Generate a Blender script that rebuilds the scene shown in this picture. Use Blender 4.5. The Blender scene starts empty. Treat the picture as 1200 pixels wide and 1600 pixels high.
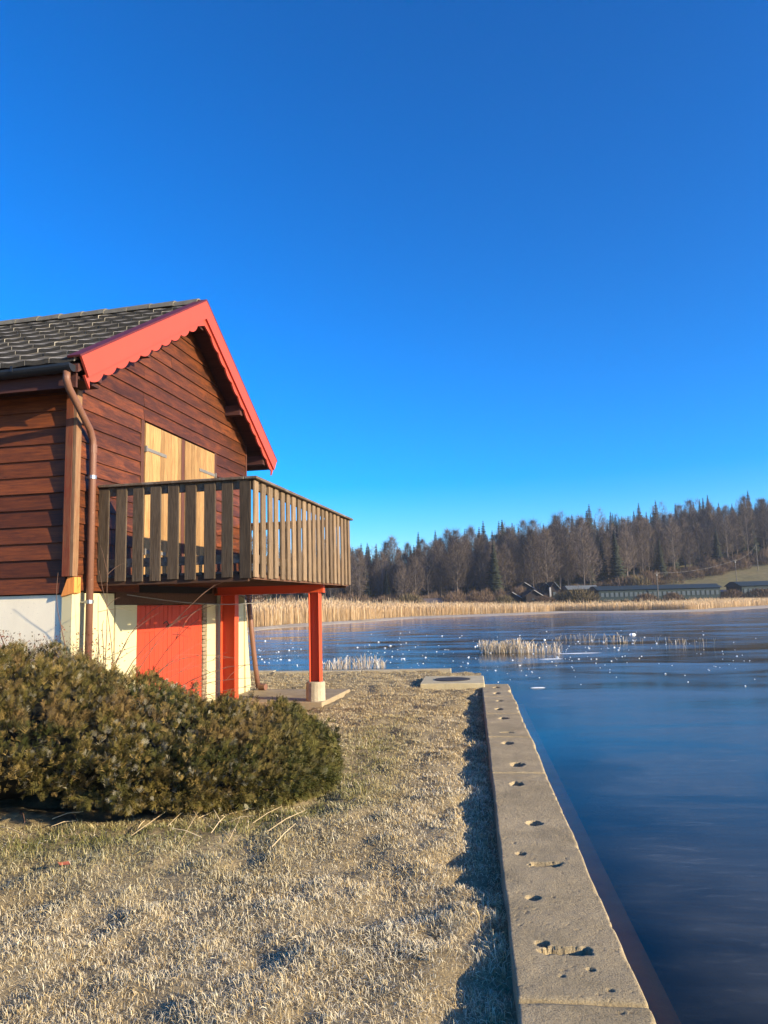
import bpy, bmesh, math, random
import numpy as np
from mathutils import Vector, Matrix

R = math.radians
random.seed(11)
rng = np.random.default_rng(11)
SC = bpy.context.scene
COL = SC.collection

# ------------------------------------------------------------------ camera, sky, sun, exposure
F_PX, PITCH, ROLL, EYE = 1150.0, R(7.084), R(-1.416), 1.5
_cp, _sp, _cr, _sr = math.cos(PITCH), math.sin(PITCH), math.cos(ROLL), math.sin(ROLL)
_right, _fwd, _up = Vector((1, 0, 0)), Vector((0, _cp, _sp)), Vector((0, -_sp, _cp))
C_R = _cr*_right + _sr*_up
C_U = -_sr*_right + _cr*_up
cam_d = bpy.data.cameras.new('camera')
cam = bpy.data.objects.new('camera', cam_d)
COL.objects.link(cam)
cam_d.sensor_fit = 'HORIZONTAL'
cam_d.sensor_width = 36.0
cam_d.lens = 36.0*F_PX/1200.0
cam_d.clip_start = 0.05
cam_d.clip_end = 6000
cam.matrix_world = Matrix(((C_R.x, C_U.x, -_fwd.x, 0), (C_R.y, C_U.y, -_fwd.y, 0), (C_R.z, C_U.z, -_fwd.z, EYE), (0, 0, 0, 1)))
SC.camera = cam

SUN_EL = R(15.5)
SUN_AZ = R(118.0)            # clockwise from +Y (the way the camera looks)
world = bpy.data.worlds.new('World')
SC.world = world
world.use_nodes = True
wn = world.node_tree
sky = wn.nodes.new('ShaderNodeTexSky')
sky.sky_type = 'NISHITA'
sky.sun_disc = False
sky.sun_elevation = SUN_EL
sky.sun_rotation = SUN_AZ
sky.altitude = 900
sky.air_density = 1.0
sky.dust_density = 0.9
sky.ozone_density = 5.0
bg = wn.nodes['Background']
gam = wn.nodes.new('ShaderNodeGamma')
gam.inputs['Gamma'].default_value = 1.18
wn.links.new(sky.outputs[0], gam.inputs[0])
hsv = wn.nodes.new('ShaderNodeHueSaturation')
hsv.inputs['Saturation'].default_value = 1.27
hsv.inputs['Hue'].default_value = .505
wn.links.new(gam.outputs[0], hsv.inputs['Color'])
wn.links.new(hsv.outputs[0], bg.inputs[0])
bg.inputs[1].default_value = 0.110

sd = bpy.data.lights.new('sun', 'SUN')
sd.energy = 5.0
sd.angle = R(0.53)
sd.color = (1.0, 0.81, 0.54)
sun = bpy.data.objects.new('sun', sd)
COL.objects.link(sun)
S_DIR = Vector((math.cos(SUN_EL)*math.sin(SUN_AZ), math.cos(SUN_EL)*math.cos(SUN_AZ), math.sin(SUN_EL)))
sun.rotation_euler = S_DIR.to_track_quat('Z', 'Y').to_euler()
sun.location = (40, -30, 40)

SC.view_settings.view_transform = 'Standard'
SC.view_settings.look = 'None'
SC.view_settings.gamma = 1.0
SC.view_settings.exposure = 1.18
SC.view_settings.use_curve_mapping = False
SC.render.engine = 'CYCLES'
SC.cycles.max_bounces = 6
SC.cycles.transparent_max_bounces = 12

A_H, A_C = R(11.26), R(6.615)        # bearings of the hut's front and of the quay
U_H = Vector((math.sin(A_H), math.cos(A_H), 0)); N_H = Vector((math.cos(A_H), -math.sin(A_H), 0))
U_C = Vector((math.sin(A_C), math.cos(A_C), 0)); N_C = Vector((math.cos(A_C), -math.sin(A_C), 0))
ICE = -0.35
def ray(px, py):
    return C_R*((px-600)/F_PX) + _fwd - C_U*((py-800)/F_PX)
def at(px, py, Y):
    d = ray(px, py); return Vector((0, 0, EYE)) + d*(Y/d.y)
def on_z(px, py, z):
    d = ray(px, py); return Vector((0, 0, EYE)) + d*((z-EYE)/d.z)

# ------------------------------------------------------------------ noise on numpy arrays
def _hash(ix, iy, s):
    h = (ix.astype(np.int64)*374761393 + iy.astype(np.int64)*668265263 + s*982451653) & 0x7fffffff
    h = ((h ^ (h >> 13))*1274126177) & 0x7fffffff
    return ((h ^ (h >> 16)) & 0xffff)/65535.0
def vnoise(x, y, s=0):
    x = np.asarray(x, float); y = np.asarray(y, float)
    ix, iy = np.floor(x), np.floor(y); fx, fy = x-ix, y-iy
    fx = fx*fx*(3-2*fx); fy = fy*fy*(3-2*fy)
    a, b = _hash(ix, iy, s), _hash(ix+1, iy, s); c, d = _hash(ix, iy+1, s), _hash(ix+1, iy+1, s)
    return (a+(b-a)*fx)*(1-fy) + (c+(d-c)*fx)*fy
def fbm(x, y, s=0, o=3):
    t, w, a = 0, 0, 1.0
    for k in range(o):
        t = t + a*vnoise(x*2**k, y*2**k, s+k*17); w += a; a *= .5
    return t/w

# ------------------------------------------------------------------ materials
def mk(name):
    m = bpy.data.materials.new(name); m.use_nodes = True
    nt = m.node_tree
    return m, nt, nt.nodes['Principled BSDF']
def nd(nt, typ, ins=None, **kw):
    n = nt.nodes.new(typ)
    for k, v in kw.items(): setattr(n, k, v)
    for k, v in (ins or {}).items():
        if isinstance(v, bpy.types.NodeSocket): nt.links.new(v, n.inputs[k])
        else: n.inputs[k].default_value = v
    return n
def ramp(nt, fac, stops, interp='LINEAR'):
    n = nt.nodes.new('ShaderNodeValToRGB'); n.color_ramp.interpolation = interp
    e = n.color_ramp.elements
    while len(e) < len(stops): e.new(.5)
    for el, (p, c) in zip(e, stops):
        el.position = p; el.color = (*c, 1) if len(c) == 3 else c
    nt.links.new(fac, n.inputs[0]); return n.outputs[0]
def coords(nt, scale=(1, 1, 1), rnd=0.0):
    tc = nd(nt, 'ShaderNodeTexCoord')
    v = tc.outputs['Object']
    if rnd:
        oi = nd(nt, 'ShaderNodeObjectInfo')
        s = nd(nt, 'ShaderNodeMath', {0: oi.outputs['Random'], 1: rnd}, operation='MULTIPLY')
        cb = nd(nt, 'ShaderNodeCombineXYZ', {0: s.outputs[0], 1: s.outputs[0], 2: s.outputs[0]})
        v = nd(nt, 'ShaderNodeVectorMath', {0: v, 1: cb.outputs[0]}, operation='ADD').outputs[0]
    return nd(nt, 'ShaderNodeMapping', {'Vector': v, 'Scale': scale}).outputs[0]
def noise(nt, vec, scale, detail=4, rough=.55, dist=0.0):
    return nd(nt, 'ShaderNodeTexNoise', {'Vector': vec, 'Scale': scale, 'Detail': detail, 'Roughness': rough, 'Distortion': dist}).outputs[0]
def mixc(nt, f, a, b, mode='MIX'):
    n = nt.nodes.new('ShaderNodeMix'); n.data_type = 'RGBA'; n.blend_type = mode
    for i, v in ((0, f), (6, a), (7, b)):
        if isinstance(v, bpy.types.NodeSocket): nt.links.new(v, n.inputs[i])
        else: n.inputs[i].default_value = v if i == 0 else ((*v, 1) if len(v) == 3 else v)
    return n.outputs[2]
def bump(nt, bs, h, strength=.3, dist=.01):
    b = nd(nt, 'ShaderNodeBump', {'Height': h, 'Strength': strength, 'Distance': dist})
    nt.links.new(b.outputs[0], bs.inputs['Normal'])
def wood(name, ca, cb, patch=None, axis=1, grain=60, rough=.7, patch_amt=.5, vary=.35, bstr=.35):
    m, nt, bs = mk(name)
    sc = [1.0, 1.0, 1.0]; sc[axis] = .06
    v = coords(nt, tuple(sc), 37.0)
    g = noise(nt, v, grain, 5, .65, .6)
    col = ramp(nt, g, [(.28, ca), (.72, cb)])
    if patch:
        v2 = coords(nt, tuple(.20 if i == axis else 1.0 for i in range(3)), 53.0)
        p = noise(nt, v2, 11, 8, .78, .5)
        pm = ramp(nt, p, [(.45, (0, 0, 0)), (.66, (1, 1, 1))])
        pm2 = nd(nt, 'ShaderNodeMath', {0: pm, 1: patch_amt}, operation='MULTIPLY').outputs[0]
        col = mixc(nt, pm2, col, patch)
    oi = nd(nt, 'ShaderNodeObjectInfo')
    br = nd(nt, 'ShaderNodeMapRange', {0: oi.outputs['Random'], 1: 0.0, 2: 1.0, 3: 1-vary, 4: 1+vary})
    hs = nd(nt, 'ShaderNodeHueSaturation', {'Value': br.outputs[0], 'Color': col})
    nt.links.new(hs.outputs[0], bs.inputs['Base Color'])
    bs.inputs['Roughness'].default_value = rough
    bs.inputs['Specular IOR Level'].default_value = .25
    bump(nt, bs, g, bstr, .006)
    return m
def paint(name, c, c2, rough=.5, scale=5, amt=.5, wear=None):
    m, nt, bs = mk(name)
    v = coords(nt, (1, 1, .35), 19.0)
    n = noise(nt, v, scale, 6, .65)
    col = mixc(nt, nd(nt, 'ShaderNodeMath', {0: n, 1: amt}, operation='MULTIPLY').outputs[0], c, c2)
    if wear:
        w = ramp(nt, noise(nt, coords(nt, (1, 1, 1), 7.0), 28, 6, .75), [(.62, (0, 0, 0)), (.70, (1, 1, 1))])
        col = mixc(nt, w, col, wear)
    nt.links.new(col, bs.inputs['Base Color'])
    bs.inputs['Roughness'].default_value = rough
    bs.inputs['Specular IOR Level'].default_value = .3
    bump(nt, bs, noise(nt, coords(nt), 45, 4), .12, .004)
    return m
def rock(name, ca, cb, dark, scale=3.0, bstr=.5, speck=.5, rough=.9):
    m, nt, bs = mk(name)
    v = coords(nt, (1, 1, 1), 23.0)
    big = noise(nt, v, scale, 6, .65, .4)
    col = ramp(nt, big, [(.3, ca), (.7, cb)])
    fine = noise(nt, v, 130, 4, .75)
    col = mixc(nt, nd(nt, 'ShaderNodeMath', {0: ramp(nt, fine, [(.36, (1, 1, 1)), (.52, (0, 0, 0))]), 1: speck}, operation='MULTIPLY').outputs[0], col, dark)
    st = ramp(nt, noise(nt, v, 11, 7, .75, .8), [(.58, (0, 0, 0)), (.74, (1, 1, 1))])
    col = mixc(nt, nd(nt, 'ShaderNodeMath', {0: st, 1: .45}, operation='MULTIPLY').outputs[0], col, dark)
    nt.links.new(col, bs.inputs['Base Color'])
    bs.inputs['Roughness'].default_value = rough
    bs.inputs['Specular IOR Level'].default_value = .2
    h = nd(nt, 'ShaderNodeMath', {0: fine, 1: noise(nt, v, 40, 5, .7)}, operation='ADD').outputs[0]
    bump(nt, bs, h, bstr, .006)
    return m
def plain(name, c, rough=.6, metal=0.0, vary=0.0):
    m, nt, bs = mk(name)
    n = noise(nt, coords(nt, (1, 1, 1), 11.0), 7, 5, .6)
    col = mixc(nt, n, tuple(x*.7 for x in c), tuple(min(1, x*1.25) for x in c))
    if vary:
        oi = nd(nt, 'ShaderNodeObjectInfo')
        br = nd(nt, 'ShaderNodeMapRange', {0: oi.outputs['Random'], 1: 0.0, 2: 1.0, 3: 1-vary, 4: 1+vary})
        col = nd(nt, 'ShaderNodeHueSaturation', {'Value': br.outputs[0], 'Color': col}).outputs[0]
    nt.links.new(col, bs.inputs['Base Color'])
    bs.inputs['Roughness'].default_value = rough; bs.inputs['Metallic'].default_value = metal
    bs.inputs['Specular IOR Level'].default_value = .25
    return m
def attr_leaf(name, rough=.75, trans=.25, tint=(1, 1, 1)):
    m, nt, bs = mk(name)
    a = nd(nt, 'ShaderNodeAttribute', attribute_name='Col')
    col = mixc(nt, 1.0, a.outputs[0], tint, 'MULTIPLY')
    nt.links.new(col, bs.inputs['Base Color'])
    bs.inputs['Roughness'].default_value = rough
    bs.inputs['Specular IOR Level'].default_value = .15
    if trans:
        t = nd(nt, 'ShaderNodeBsdfTranslucent', {'Color': col})
        mx = nd(nt, 'ShaderNodeMixShader', {0: trans, 1: bs.outputs[0], 2: t.outputs[0]})
        nt.links.new(mx.outputs[0], nt.nodes['Material Output'].inputs[0])
    return m

M = {}
M['siding'] = wood('stained_siding', (.030, .010, .005), (.085, .029, .012), (.25, .066, .016), 1, 60, .5, .5, .34)
M['siding_side'] = wood('orange_brown_siding', (.070, .019, .007), (.19, .052, .013), (.04, .015, .009), 0, 55, .55, .6, .35)
M['trim'] = wood('dark_trim_wood', (.045, .018, .013), (.10, .04, .025), None, 2, 50, .65)
M['corner'] = wood('weathered_corner_wood', (.12, .065, .032), (.27, .165, .09), (.16, .045, .02), 2, 55, .75, .5, .1)
M['corner_red'] = wood('red_brown_corner_wood', (.10, .024, .011), (.22, .05, .018), (.20, .11, .05), 2, 55, .6, .5, .1)
M['dark_slat'] = wood('dark_end_slat', (.022, .016, .011), (.095, .068, .044), (.10, .085, .065), 2, 80, .8, .35, .32, .8)  # darker version of the balcony wood, for the slats at both ends
M['grey_wood'] = wood('weathered_balcony_wood', (.060, .040, .024), (.27, .185, .105), (.17, .145, .11), 2, 80, .8, .4, .32, .8)
M['rail_wood'] = wood('dark_rail_wood', (.05, .034, .022), (.13, .09, .06), (.25, .24, .22), 1, 50, .8, .5, .2)
M['joist'] = wood('dark_joist_wood', (.05, .025, .016), (.12, .06, .035), None, 0, 50, .8)
M['pine'] = wood('pale_pine_shutter', (.18, .092, .034), (.44, .265, .105), (.46, .30, .135), 2, 85, .65, .35, .30)
M['red'] = paint('orange_red_paint', (.50, .070, .022), (.40, .05, .018), .45, 4, .6)
M['barge'] = paint('barge_red_paint', (.43, .066, .038), (.36, .052, .030), .5, 4, .6)
M['door'] = paint('red_door_paint', (.50, .055, .022), (.38, .04, .018), .55, 6, .8, (.33, .04, .022))
M['maroon'] = plain('maroon_verge', (.11, .022, .022), .5)
M['cream'] = paint('cream_wall_paint', (.56, .51, .31), (.42, .38, .23), .85, 3, .8)
M['white'] = paint('whitewashed_wall', (.90, .83, .64), (.62, .57, .44), .9, 4, .9, (.36, .34, .29))
M['stub'] = rock('pale_concrete', (.30, .26, .18), (.46, .40, .29), (.13, .11, .07), 5, .8, .35)
M['pad'] = rock('pad_concrete', (.24, .185, .11), (.36, .285, .175), (.14, .11, .07), 3, .5, .3)
M['coping'] = rock('quay_concrete', (.28, .228, .132), (.46, .372, .225), (.10, .08, .045), 2.2, 1.0, .7)
M['block'] = rock('slab_concrete', (.40, .34, .20), (.54, .47, .30), (.2, .17, .11), 3, .5, .35)
M['footing'] = rock('brown_silted_footing', (.72, .25, .045), (.90, .38, .08), (.4, .14, .03), 3, .5, .3)
M['wallwet'] = rock('wet_quay_face', (.10, .065, .035), (.15, .10, .055), (.04, .03, .02), 3, .5, .4)
M['iron'] = plain('rusty_iron', (.045, .04, .036), .8)
M['zinc'] = plain('dark_zinc', (.040, .046, .055), .42, .6)
M['copper'] = paint('copper_pipe', (.20, .10, .065), (.13, .06, .04), .5, 6, .9, (.30, .20, .15))
M['steel'] = plain('galvanised_steel', (.30, .31, .32), .4, .8)
M['hinge'] = plain('grey_hinge', (.20, .19, .17), .55, .3)
def tile_mat():
    m = rock('grey_roof_tile', (.075, .068, .052), (.135, .125, .098), (.045, .04, .035), 7, .8, .4)
    nt = m.node_tree; bs = nt.nodes['Principled BSDF']
    old = bs.inputs['Base Color'].links[0].from_socket
    ob_ = nd(nt, 'ShaderNodeTexCoord').outputs['Object']
    y = nd(nt, 'ShaderNodeSeparateXYZ', {0: ob_}).outputs[1]
    n = noise(nt, coords(nt, (1, 1, 1), 31.0), 18, 5, .7)
    f = nd(nt, 'ShaderNodeMath', {0: y, 1: nd(nt, 'ShaderNodeMath', {0: n, 1: .07}, operation='MULTIPLY').outputs[0]}, operation='SUBTRACT').outputs[0]
    rime = nd(nt, 'ShaderNodeMapRange', {0: f, 1: -.01, 2: .05, 3: .8, 4: 0.0}).outputs[0]
    nt.links.new(mixc(nt, rime, old, (.40, .38, .33)), bs.inputs['Base Color'])
    return m
M['tile'] = tile_mat()
M['ridge'] = rock('grey_ridge_tile', (.11, .10, .08), (.19, .18, .145), (.05, .045, .035), 7, .8, .4)
M['tile_shade'] = rock('shaded_tile_edge', (.03, .028, .024), (.06, .055, .045), (.02, .02, .018), 7, .8, .4)  # darker tile colour, painted in as the shadow side of the butts
M['soffit'] = wood('dark_soffit', (.035, .014, .012), (.08, .03, .024), None, 0, 40, .7)
M['rubble'] = rock('rough_stone', (.20, .15, .10), (.34, .27, .18), (.08, .06, .05), 9, 1.0, .4)
M['dark'] = plain('dark_interior', (.012, .011, .011), .9)
M['wire'] = plain('grey_wire', (.18, .175, .165), .6)
M['twig'] = plain('bare_twig', (.15, .085, .055), .8)
M['straw'] = plain('straw_stalk', (.52, .41, .25), .8, 0, .25)
M['redleaf'] = plain('red_leaf', (.36, .11, .06), .7)
M['grass'] = attr_leaf('frosted_grass', .8, .25)
M['juniper'] = attr_leaf('juniper_spray', .7, .12)
M['reed'] = attr_leaf('dry_reed', .8, .25)
M['leafdry'] = attr_leaf('dry_leaf', .8, .2)
M['bark'] = plain('grey_bark', (.125, .105, .09), .9, 0, .35)
M['twigs'] = plain('brown_twigs', (.105, .083, .068), .9, 0, .35)
M['spruce'] = plain('spruce_needles', (.016, .022, .014), .85, 0, .35)
M['brush'] = plain('brown_brush', (.115, .078, .050), .9, 0, .3)
M['brush_olive'] = plain('olive_brush', (.12, .095, .050), .9, 0, .3)
M['far_green'] = plain('dark_green_boards', (.018, .034, .036), .6)
M['far_roof'] = plain('dark_green_roof', (.022, .034, .036), .55)
M['far_dark'] = plain('dark_chalet_boards', (.026, .020, .018), .8)
M['far_grey'] = plain('grey_sheet_roof', (.15, .17, .175), .5)
M['far_white'] = plain('white_trim', (.32, .32, .31), .6)
M['pane'] = plain('window_pane', (.075, .095, .108), .3)
M['pole'] = plain('grey_pole', (.15, .135, .115), .8)

def ice_chunk_mat():
    m, nt, bs = mk('white_ice')
    n = noise(nt, coords(nt, (1, 1, 1), 9.0), 14, 4)
    nt.links.new(ramp(nt, n, [(.3, (.66, .74, .80)), (.7, (.90, .92, .93))]), bs.inputs['Base Color'])
    bs.inputs['Roughness'].default_value = .3
    return m
M['chunk'] = ice_chunk_mat()

def lake_mat():
    m, nt, bs = mk('lake_ice')
    nt.nodes.remove(bs)
    tc = nd(nt, 'ShaderNodeTexCoord'); ob = tc.outputs['Object']
    sep = nd(nt, 'ShaderNodeSeparateXYZ', {0: ob})
    # frozen-over lead along the quay: its edge wanders about 1.2 m off the wall
    wob = noise(nt, nd(nt, 'ShaderNodeMapping', {'Vector': ob, 'Scale': (.5, .5, .5)}).outputs[0], 1.3, 3, .55)
    edge = nd(nt, 'ShaderNodeMath', {0: sep.outputs[0], 1: nd(nt, 'ShaderNodeMath', {0: wob, 1: 2.2}, operation='MULTIPLY').outputs[0]}, operation='SUBTRACT').outputs[0]
    lead = nd(nt, 'ShaderNodeMapRange', {0: edge, 1: -.45, 2: .55, 3: 1.0, 4: 0.0}).outputs[0]
    patch = noise(nt, nd(nt, 'ShaderNodeMapping', {'Vector': ob, 'Scale': (.16, .55, 1)}).outputs[0], 1.0, 7, .66, .8)
    patch_r = ramp(nt, patch, [(.36, (0, 0, 0)), (.64, (1, 1, 1))])
    fine = noise(nt, nd(nt, 'ShaderNodeMapping', {'Vector': ob, 'Scale': (.6, 1.6, 1)}).outputs[0], 14, 5, .65, .3)
    rip = noise(nt, nd(nt, 'ShaderNodeMapping', {'Vector': ob, 'Scale': (.35, 1.0, 1)}).outputs[0], 2.6, 5, .6, .8)
    # white frost scratches and feathers in the ice
    sc1 = noise(nt, nd(nt, 'ShaderNodeMapping', {'Vector': ob, 'Scale': (.8, 3.5, 1), 'Rotation': (0, 0, .35)}).outputs[0], 3.0, 8, .75, 1.2)
    scr = ramp(nt, sc1, [(.54, (0, 0, 0)), (.70, (1, 1, 1))])
    scr = nd(nt, 'ShaderNodeMath', {0: scr, 1: patch_r}, operation='MULTIPLY').outputs[0]
    rough = nd(nt, 'ShaderNodeMapRange', {0: patch_r, 3: .055, 4: .23}).outputs[0]
    rough = nd(nt, 'ShaderNodeMath', {0: rough, 1: nd(nt, 'ShaderNodeMath', {0: fine, 1: .04}, operation='MULTIPLY').outputs[0]}, operation='ADD').outputs[0]
    h = nd(nt, 'ShaderNodeMath', {0: nd(nt, 'ShaderNodeMath', {0: rip, 1: 1.0}, operation='MULTIPLY').outputs[0], 1: nd(nt, 'ShaderNodeMath', {0: fine, 1: .25}, operation='MULTIPLY').outputs[0]}, operation='ADD').outputs[0]
    bp = nd(nt, 'ShaderNodeBump', {'Height': h, 'Strength': .085, 'Distance': .03}).outputs[0]
    body = mixc(nt, patch_r, (.014, .017, .014), (.115, .12, .108))
    body = mixc(nt, nd(nt, 'ShaderNodeMath', {0: scr, 1: .38}, operation='MULTIPLY').outputs[0], body, (.50, .55, .55))
    body = mixc(nt, lead, body, (.006, .009, .008))
    dif = nd(nt, 'ShaderNodeBsdfDiffuse', {'Color': body})
    tra = nd(nt, 'ShaderNodeBsdfTransparent', {'Color': (.82, .86, .84, 1)})
    tf = nd(nt, 'ShaderNodeMapRange', {0: lead, 3: .30, 4: .86}).outputs[0]
    low = nd(nt, 'ShaderNodeMixShader', {0: tf, 1: dif.outputs[0], 2: tra.outputs[0]})
    gl = nd(nt, 'ShaderNodeBsdfGlossy', {'Color': (.92, .88, .80, 1), 'Roughness': rough, 'Normal': bp})
    fr = nd(nt, 'ShaderNodeFresnel', {'IOR': 1.31, 'Normal': bp})
    mx = nd(nt, 'ShaderNodeMixShader', {0: fr.outputs[0], 1: low.outputs[0], 2: gl.outputs[0]})
    nt.links.new(mx.outputs[0], nt.nodes['Material Output'].inputs[0])
    return m
M['lake'] = lake_mat()

def ground_mat(name, stops, scale):
    m, nt, bs = mk(name)
    v = coords(nt)
    a = noise(nt, v, scale, 7, .7, .4)
    col = ramp(nt, a, stops)
    col = mixc(nt, ramp(nt, noise(nt, v, scale*14, 5, .7), [(.35, (0, 0, 0)), (.7, (1, 1, 1))]), mixc(nt, .45, col, (.06, .045, .028)), col)
    nt.links.new(col, bs.inputs['Base Color'])
    bs.inputs['Roughness'].default_value = .95; bs.inputs['Specular IOR Level'].default_value = .1
    bump(nt, bs, noise(nt, v, scale*20, 5, .7), .8, .02)
    return m
M['soil'] = ground_mat('frosted_turf', [(.25, (.19, .145, .075)), (.5, (.34, .27, .15)), (.75, (.48, .40, .25))], 1.6)
M['far_ground'] = ground_mat('far_meadow', [(.25, (.15, .14, .065)), (.5, (.20, .18, .085)), (.75, (.26, .21, .12))], .07)
M['bed'] = ground_mat('lake_bed', [(.3, (.02, .024, .014)), (.7, (.06, .058, .034))], .5)
M['shelf'] = ground_mat('frosted_shore', [(.3, (.46, .37, .25)), (.7, (.62, .56, .46))], .25)

# ------------------------------------------------------------------ mesh helpers
class MB:
    def __init__(s): s.v, s.f = [], []
    def add(s, vs, fs):
        o = len(s.v); s.v += [tuple(p) for p in vs]; s.f += [tuple(i+o for i in f) for f in fs]; return s
    def box(s, x0, x1, y0, y1, z0, z1):
        return s.add([(x0,y0,z0),(x1,y0,z0),(x1,y1,z0),(x0,y1,z0),(x0,y0,z1),(x1,y0,z1),(x1,y1,z1),(x0,y1,z1)],
                     [(0,3,2,1),(4,5,6,7),(0,1,5,4),(1,2,6,5),(2,3,7,6),(3,0,4,7)])
    def prism(s, poly, off):
        """poly: list of 3-D points, extruded by vector off"""
        n = len(poly); off = Vector(off)
        vs = [Vector(p) for p in poly] + [Vector(p)+off for p in poly]
        return s.add(vs, [tuple(range(n))[::-1], tuple(range(n, 2*n))] + [(i, (i+1) % n, n+(i+1) % n, n+i) for i in range(n)])
    def tube(s, pts, rad, n=8, cap=True):
        pts = [Vector(p) for p in pts]; rads = rad if isinstance(rad, (list, tuple)) else [rad]*len(pts)
        o = len(s.v); prev = None
        for i, p in enumerate(pts):
            t = (pts[min(i+1, len(pts)-1)] - pts[max(i-1, 0)]).normalized()
            a = prev if prev is not None else (Vector((0, 0, 1)) if abs(t.z) < .9 else Vector((1, 0, 0)))
            b = t.cross(a).normalized(); a = b.cross(t).normalized(); prev = a
            for k in range(n):
                w = 2*math.pi*k/n
                s.v.append(tuple(p + (a*math.cos(w)+b*math.sin(w))*rads[i]))
        for i in range(len(pts)-1):
            for k in range(n):
                s.f.append((o+i*n+k, o+i*n+(k+1) % n, o+(i+1)*n+(k+1) % n, o+(i+1)*n+k))
        if cap:
            s.f.append(tuple(o+k for k in range(n))[::-1]); s.f.append(tuple(o+(len(pts)-1)*n+k for k in range(n)))
        return s
    def mesh(s, name, mat, smooth=False, bev=0.0):
        me = bpy.data.meshes.new(name); me.from_pydata(s.v, [], s.f)
        bm = bmesh.new(); bm.from_mesh(me)
        bmesh.ops.recalc_face_normals(bm, faces=bm.faces)
        if bev: bmesh.ops.bevel(bm, geom=list(bm.edges), offset=bev, segments=1, affect='EDGES')
        bm.to_mesh(me); bm.free()
        me.materials.append(mat)
        if smooth: me.polygons.foreach_set('use_smooth', [True]*len(me.polygons))
        return me
    def build(s, name, mat, parent=None, loc=(0, 0, 0), smooth=False, bev=0.0):
        return ob(name, s.mesh(name, mat, smooth, bev), parent, loc)
def ob(name, me, parent=None, loc=(0, 0, 0), rot=(0, 0, 0), scale=(1, 1, 1)):
    o = bpy.data.objects.new(name, me); COL.objects.link(o)
    o.location = loc; o.rotation_euler = rot; o.scale = scale
    if parent is not None: o.parent = parent
    return o
def tag(o, label=None, cat=None, group=None, kind=None):
    if label: o['label'] = label
    if cat: o['category'] = cat
    if group: o['group'] = group
    if kind: o['kind'] = kind
    return o
def empty(name, loc=(0, 0, 0), rz=0):
    o = bpy.data.objects.new(name, None); COL.objects.link(o)
    o.empty_display_size = .2; o.location = loc; o.rotation_euler = (0, 0, rz); return o
def np_mesh(name, v, tris, mat, col=None, smooth=False):
    v = np.ascontiguousarray(v, np.float32); tris = np.ascontiguousarray(tris, np.int32)
    k = tris.shape[1]
    me = bpy.data.meshes.new(name)
    me.vertices.add(len(v)); me.vertices.foreach_set('co', v.ravel())
    me.loops.add(tris.size); me.loops.foreach_set('vertex_index', tris.ravel())
    me.polygons.add(len(tris)); me.polygons.foreach_set('loop_start', np.arange(0, tris.size, k, dtype=np.int32))
    me.update(calc_edges=True)
    if col is not None:
        a = me.color_attributes.new('Col', 'FLOAT_COLOR', 'POINT')
        a.data.foreach_set('color', np.concatenate([col, np.ones((len(col), 1))], 1).astype(np.float32).ravel())
    if smooth: me.polygons.foreach_set('use_smooth', np.ones(len(tris), bool))
    me.materials.append(mat); me.validate()
    return me
def grid_faces(nx, ny):
    i = np.arange(nx-1)[:, None]*ny + np.arange(ny-1)[None, :]
    i = i.ravel(); return np.stack([i, i+ny, i+ny+1, i+1], 1)

# ------------------------------------------------------------------ the setting
def to_c(x, y):                       # world -> quay frame (across, along)
    return x*N_C.x + y*N_C.y, x*U_C.x + y*U_C.y
def to_w(a, s):
    return a*N_C.x + s*U_C.x, a*N_C.y + s*U_C.y
def gz(x, y):                         # height of the near turf
    a, s = to_c(x, y)
    h = -.055 + .075*(fbm(x*1.7, y*1.7, 3, 3)-.5) + .06*(fbm(x*3.1+5, y*3.1, 6, 2)-.5) + .065*(fbm(x*5.5, y*5.5, 9, 2)-.5)
    h = h + .05*np.clip((s-10.5)/3, 0, 1)*np.clip((-a+.1)/1.0, 0, 1)
    bank = np.clip((-a-1.0)/2.2, 0, 1)*np.clip((9.0-s)/3.0, 0, 1)*np.clip((s-3.5)/2.0, 0, 1)
    h = h - .058*np.clip(1-(.12-a)/(.06+.55*fbm(s*1.3+a, s*1.3, 15, 3)), 0, 1)**.6*(a < .2)*np.clip((14-s)/2, 0, 1)
    return h + .06*bank

lake = MB().add([(-640, -300, 0), (640, -300, 0), (640, 640, 0), (-640, 640, 0)], [(0, 1, 2, 3)]).build('lake_ice', M['lake'], loc=(0, 0, ICE))
lake.rotation_euler = (0, 0, -A_C); tag(lake, 'thin dark blue ice covering the lake', kind='structure')
bed = MB().add([(-700, -380, -1.9), (700, -380, -1.9), (700, 700, -1.9), (-700, 700, -1.9)], [(0, 1, 2, 3)]).build('lake_bed', M['bed'])
tag(bed, 'dark lake bed under the ice', kind='structure')

# near land: a sheet that ends at the quay and at the far bank behind the hut
ga = np.concatenate([np.linspace(-60, -9, 30)[:-1], np.linspace(-9, .13, 190)])
gs = np.concatenate([np.linspace(-40, 1.5, 30)[:-1], np.linspace(1.5, 16.6, 300)])
AA, SS = np.meshgrid(ga, gs, indexing='ij')
GX, GY = to_w(AA, SS)
GZ = gz(GX, GY)
GZ[:, -1] = -1.2; GX[:, -1], GY[:, -1] = to_w(AA[:, -1], SS[:, -2]+.03)
tag(ob('ground', np_mesh('ground', np.stack([GX.ravel(), GY.ravel(), GZ.ravel()], 1), grid_faces(len(ga), len(gs)), M['soil'], smooth=True)),
    'frosted turf bank between hut and quay', kind='structure')

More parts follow.
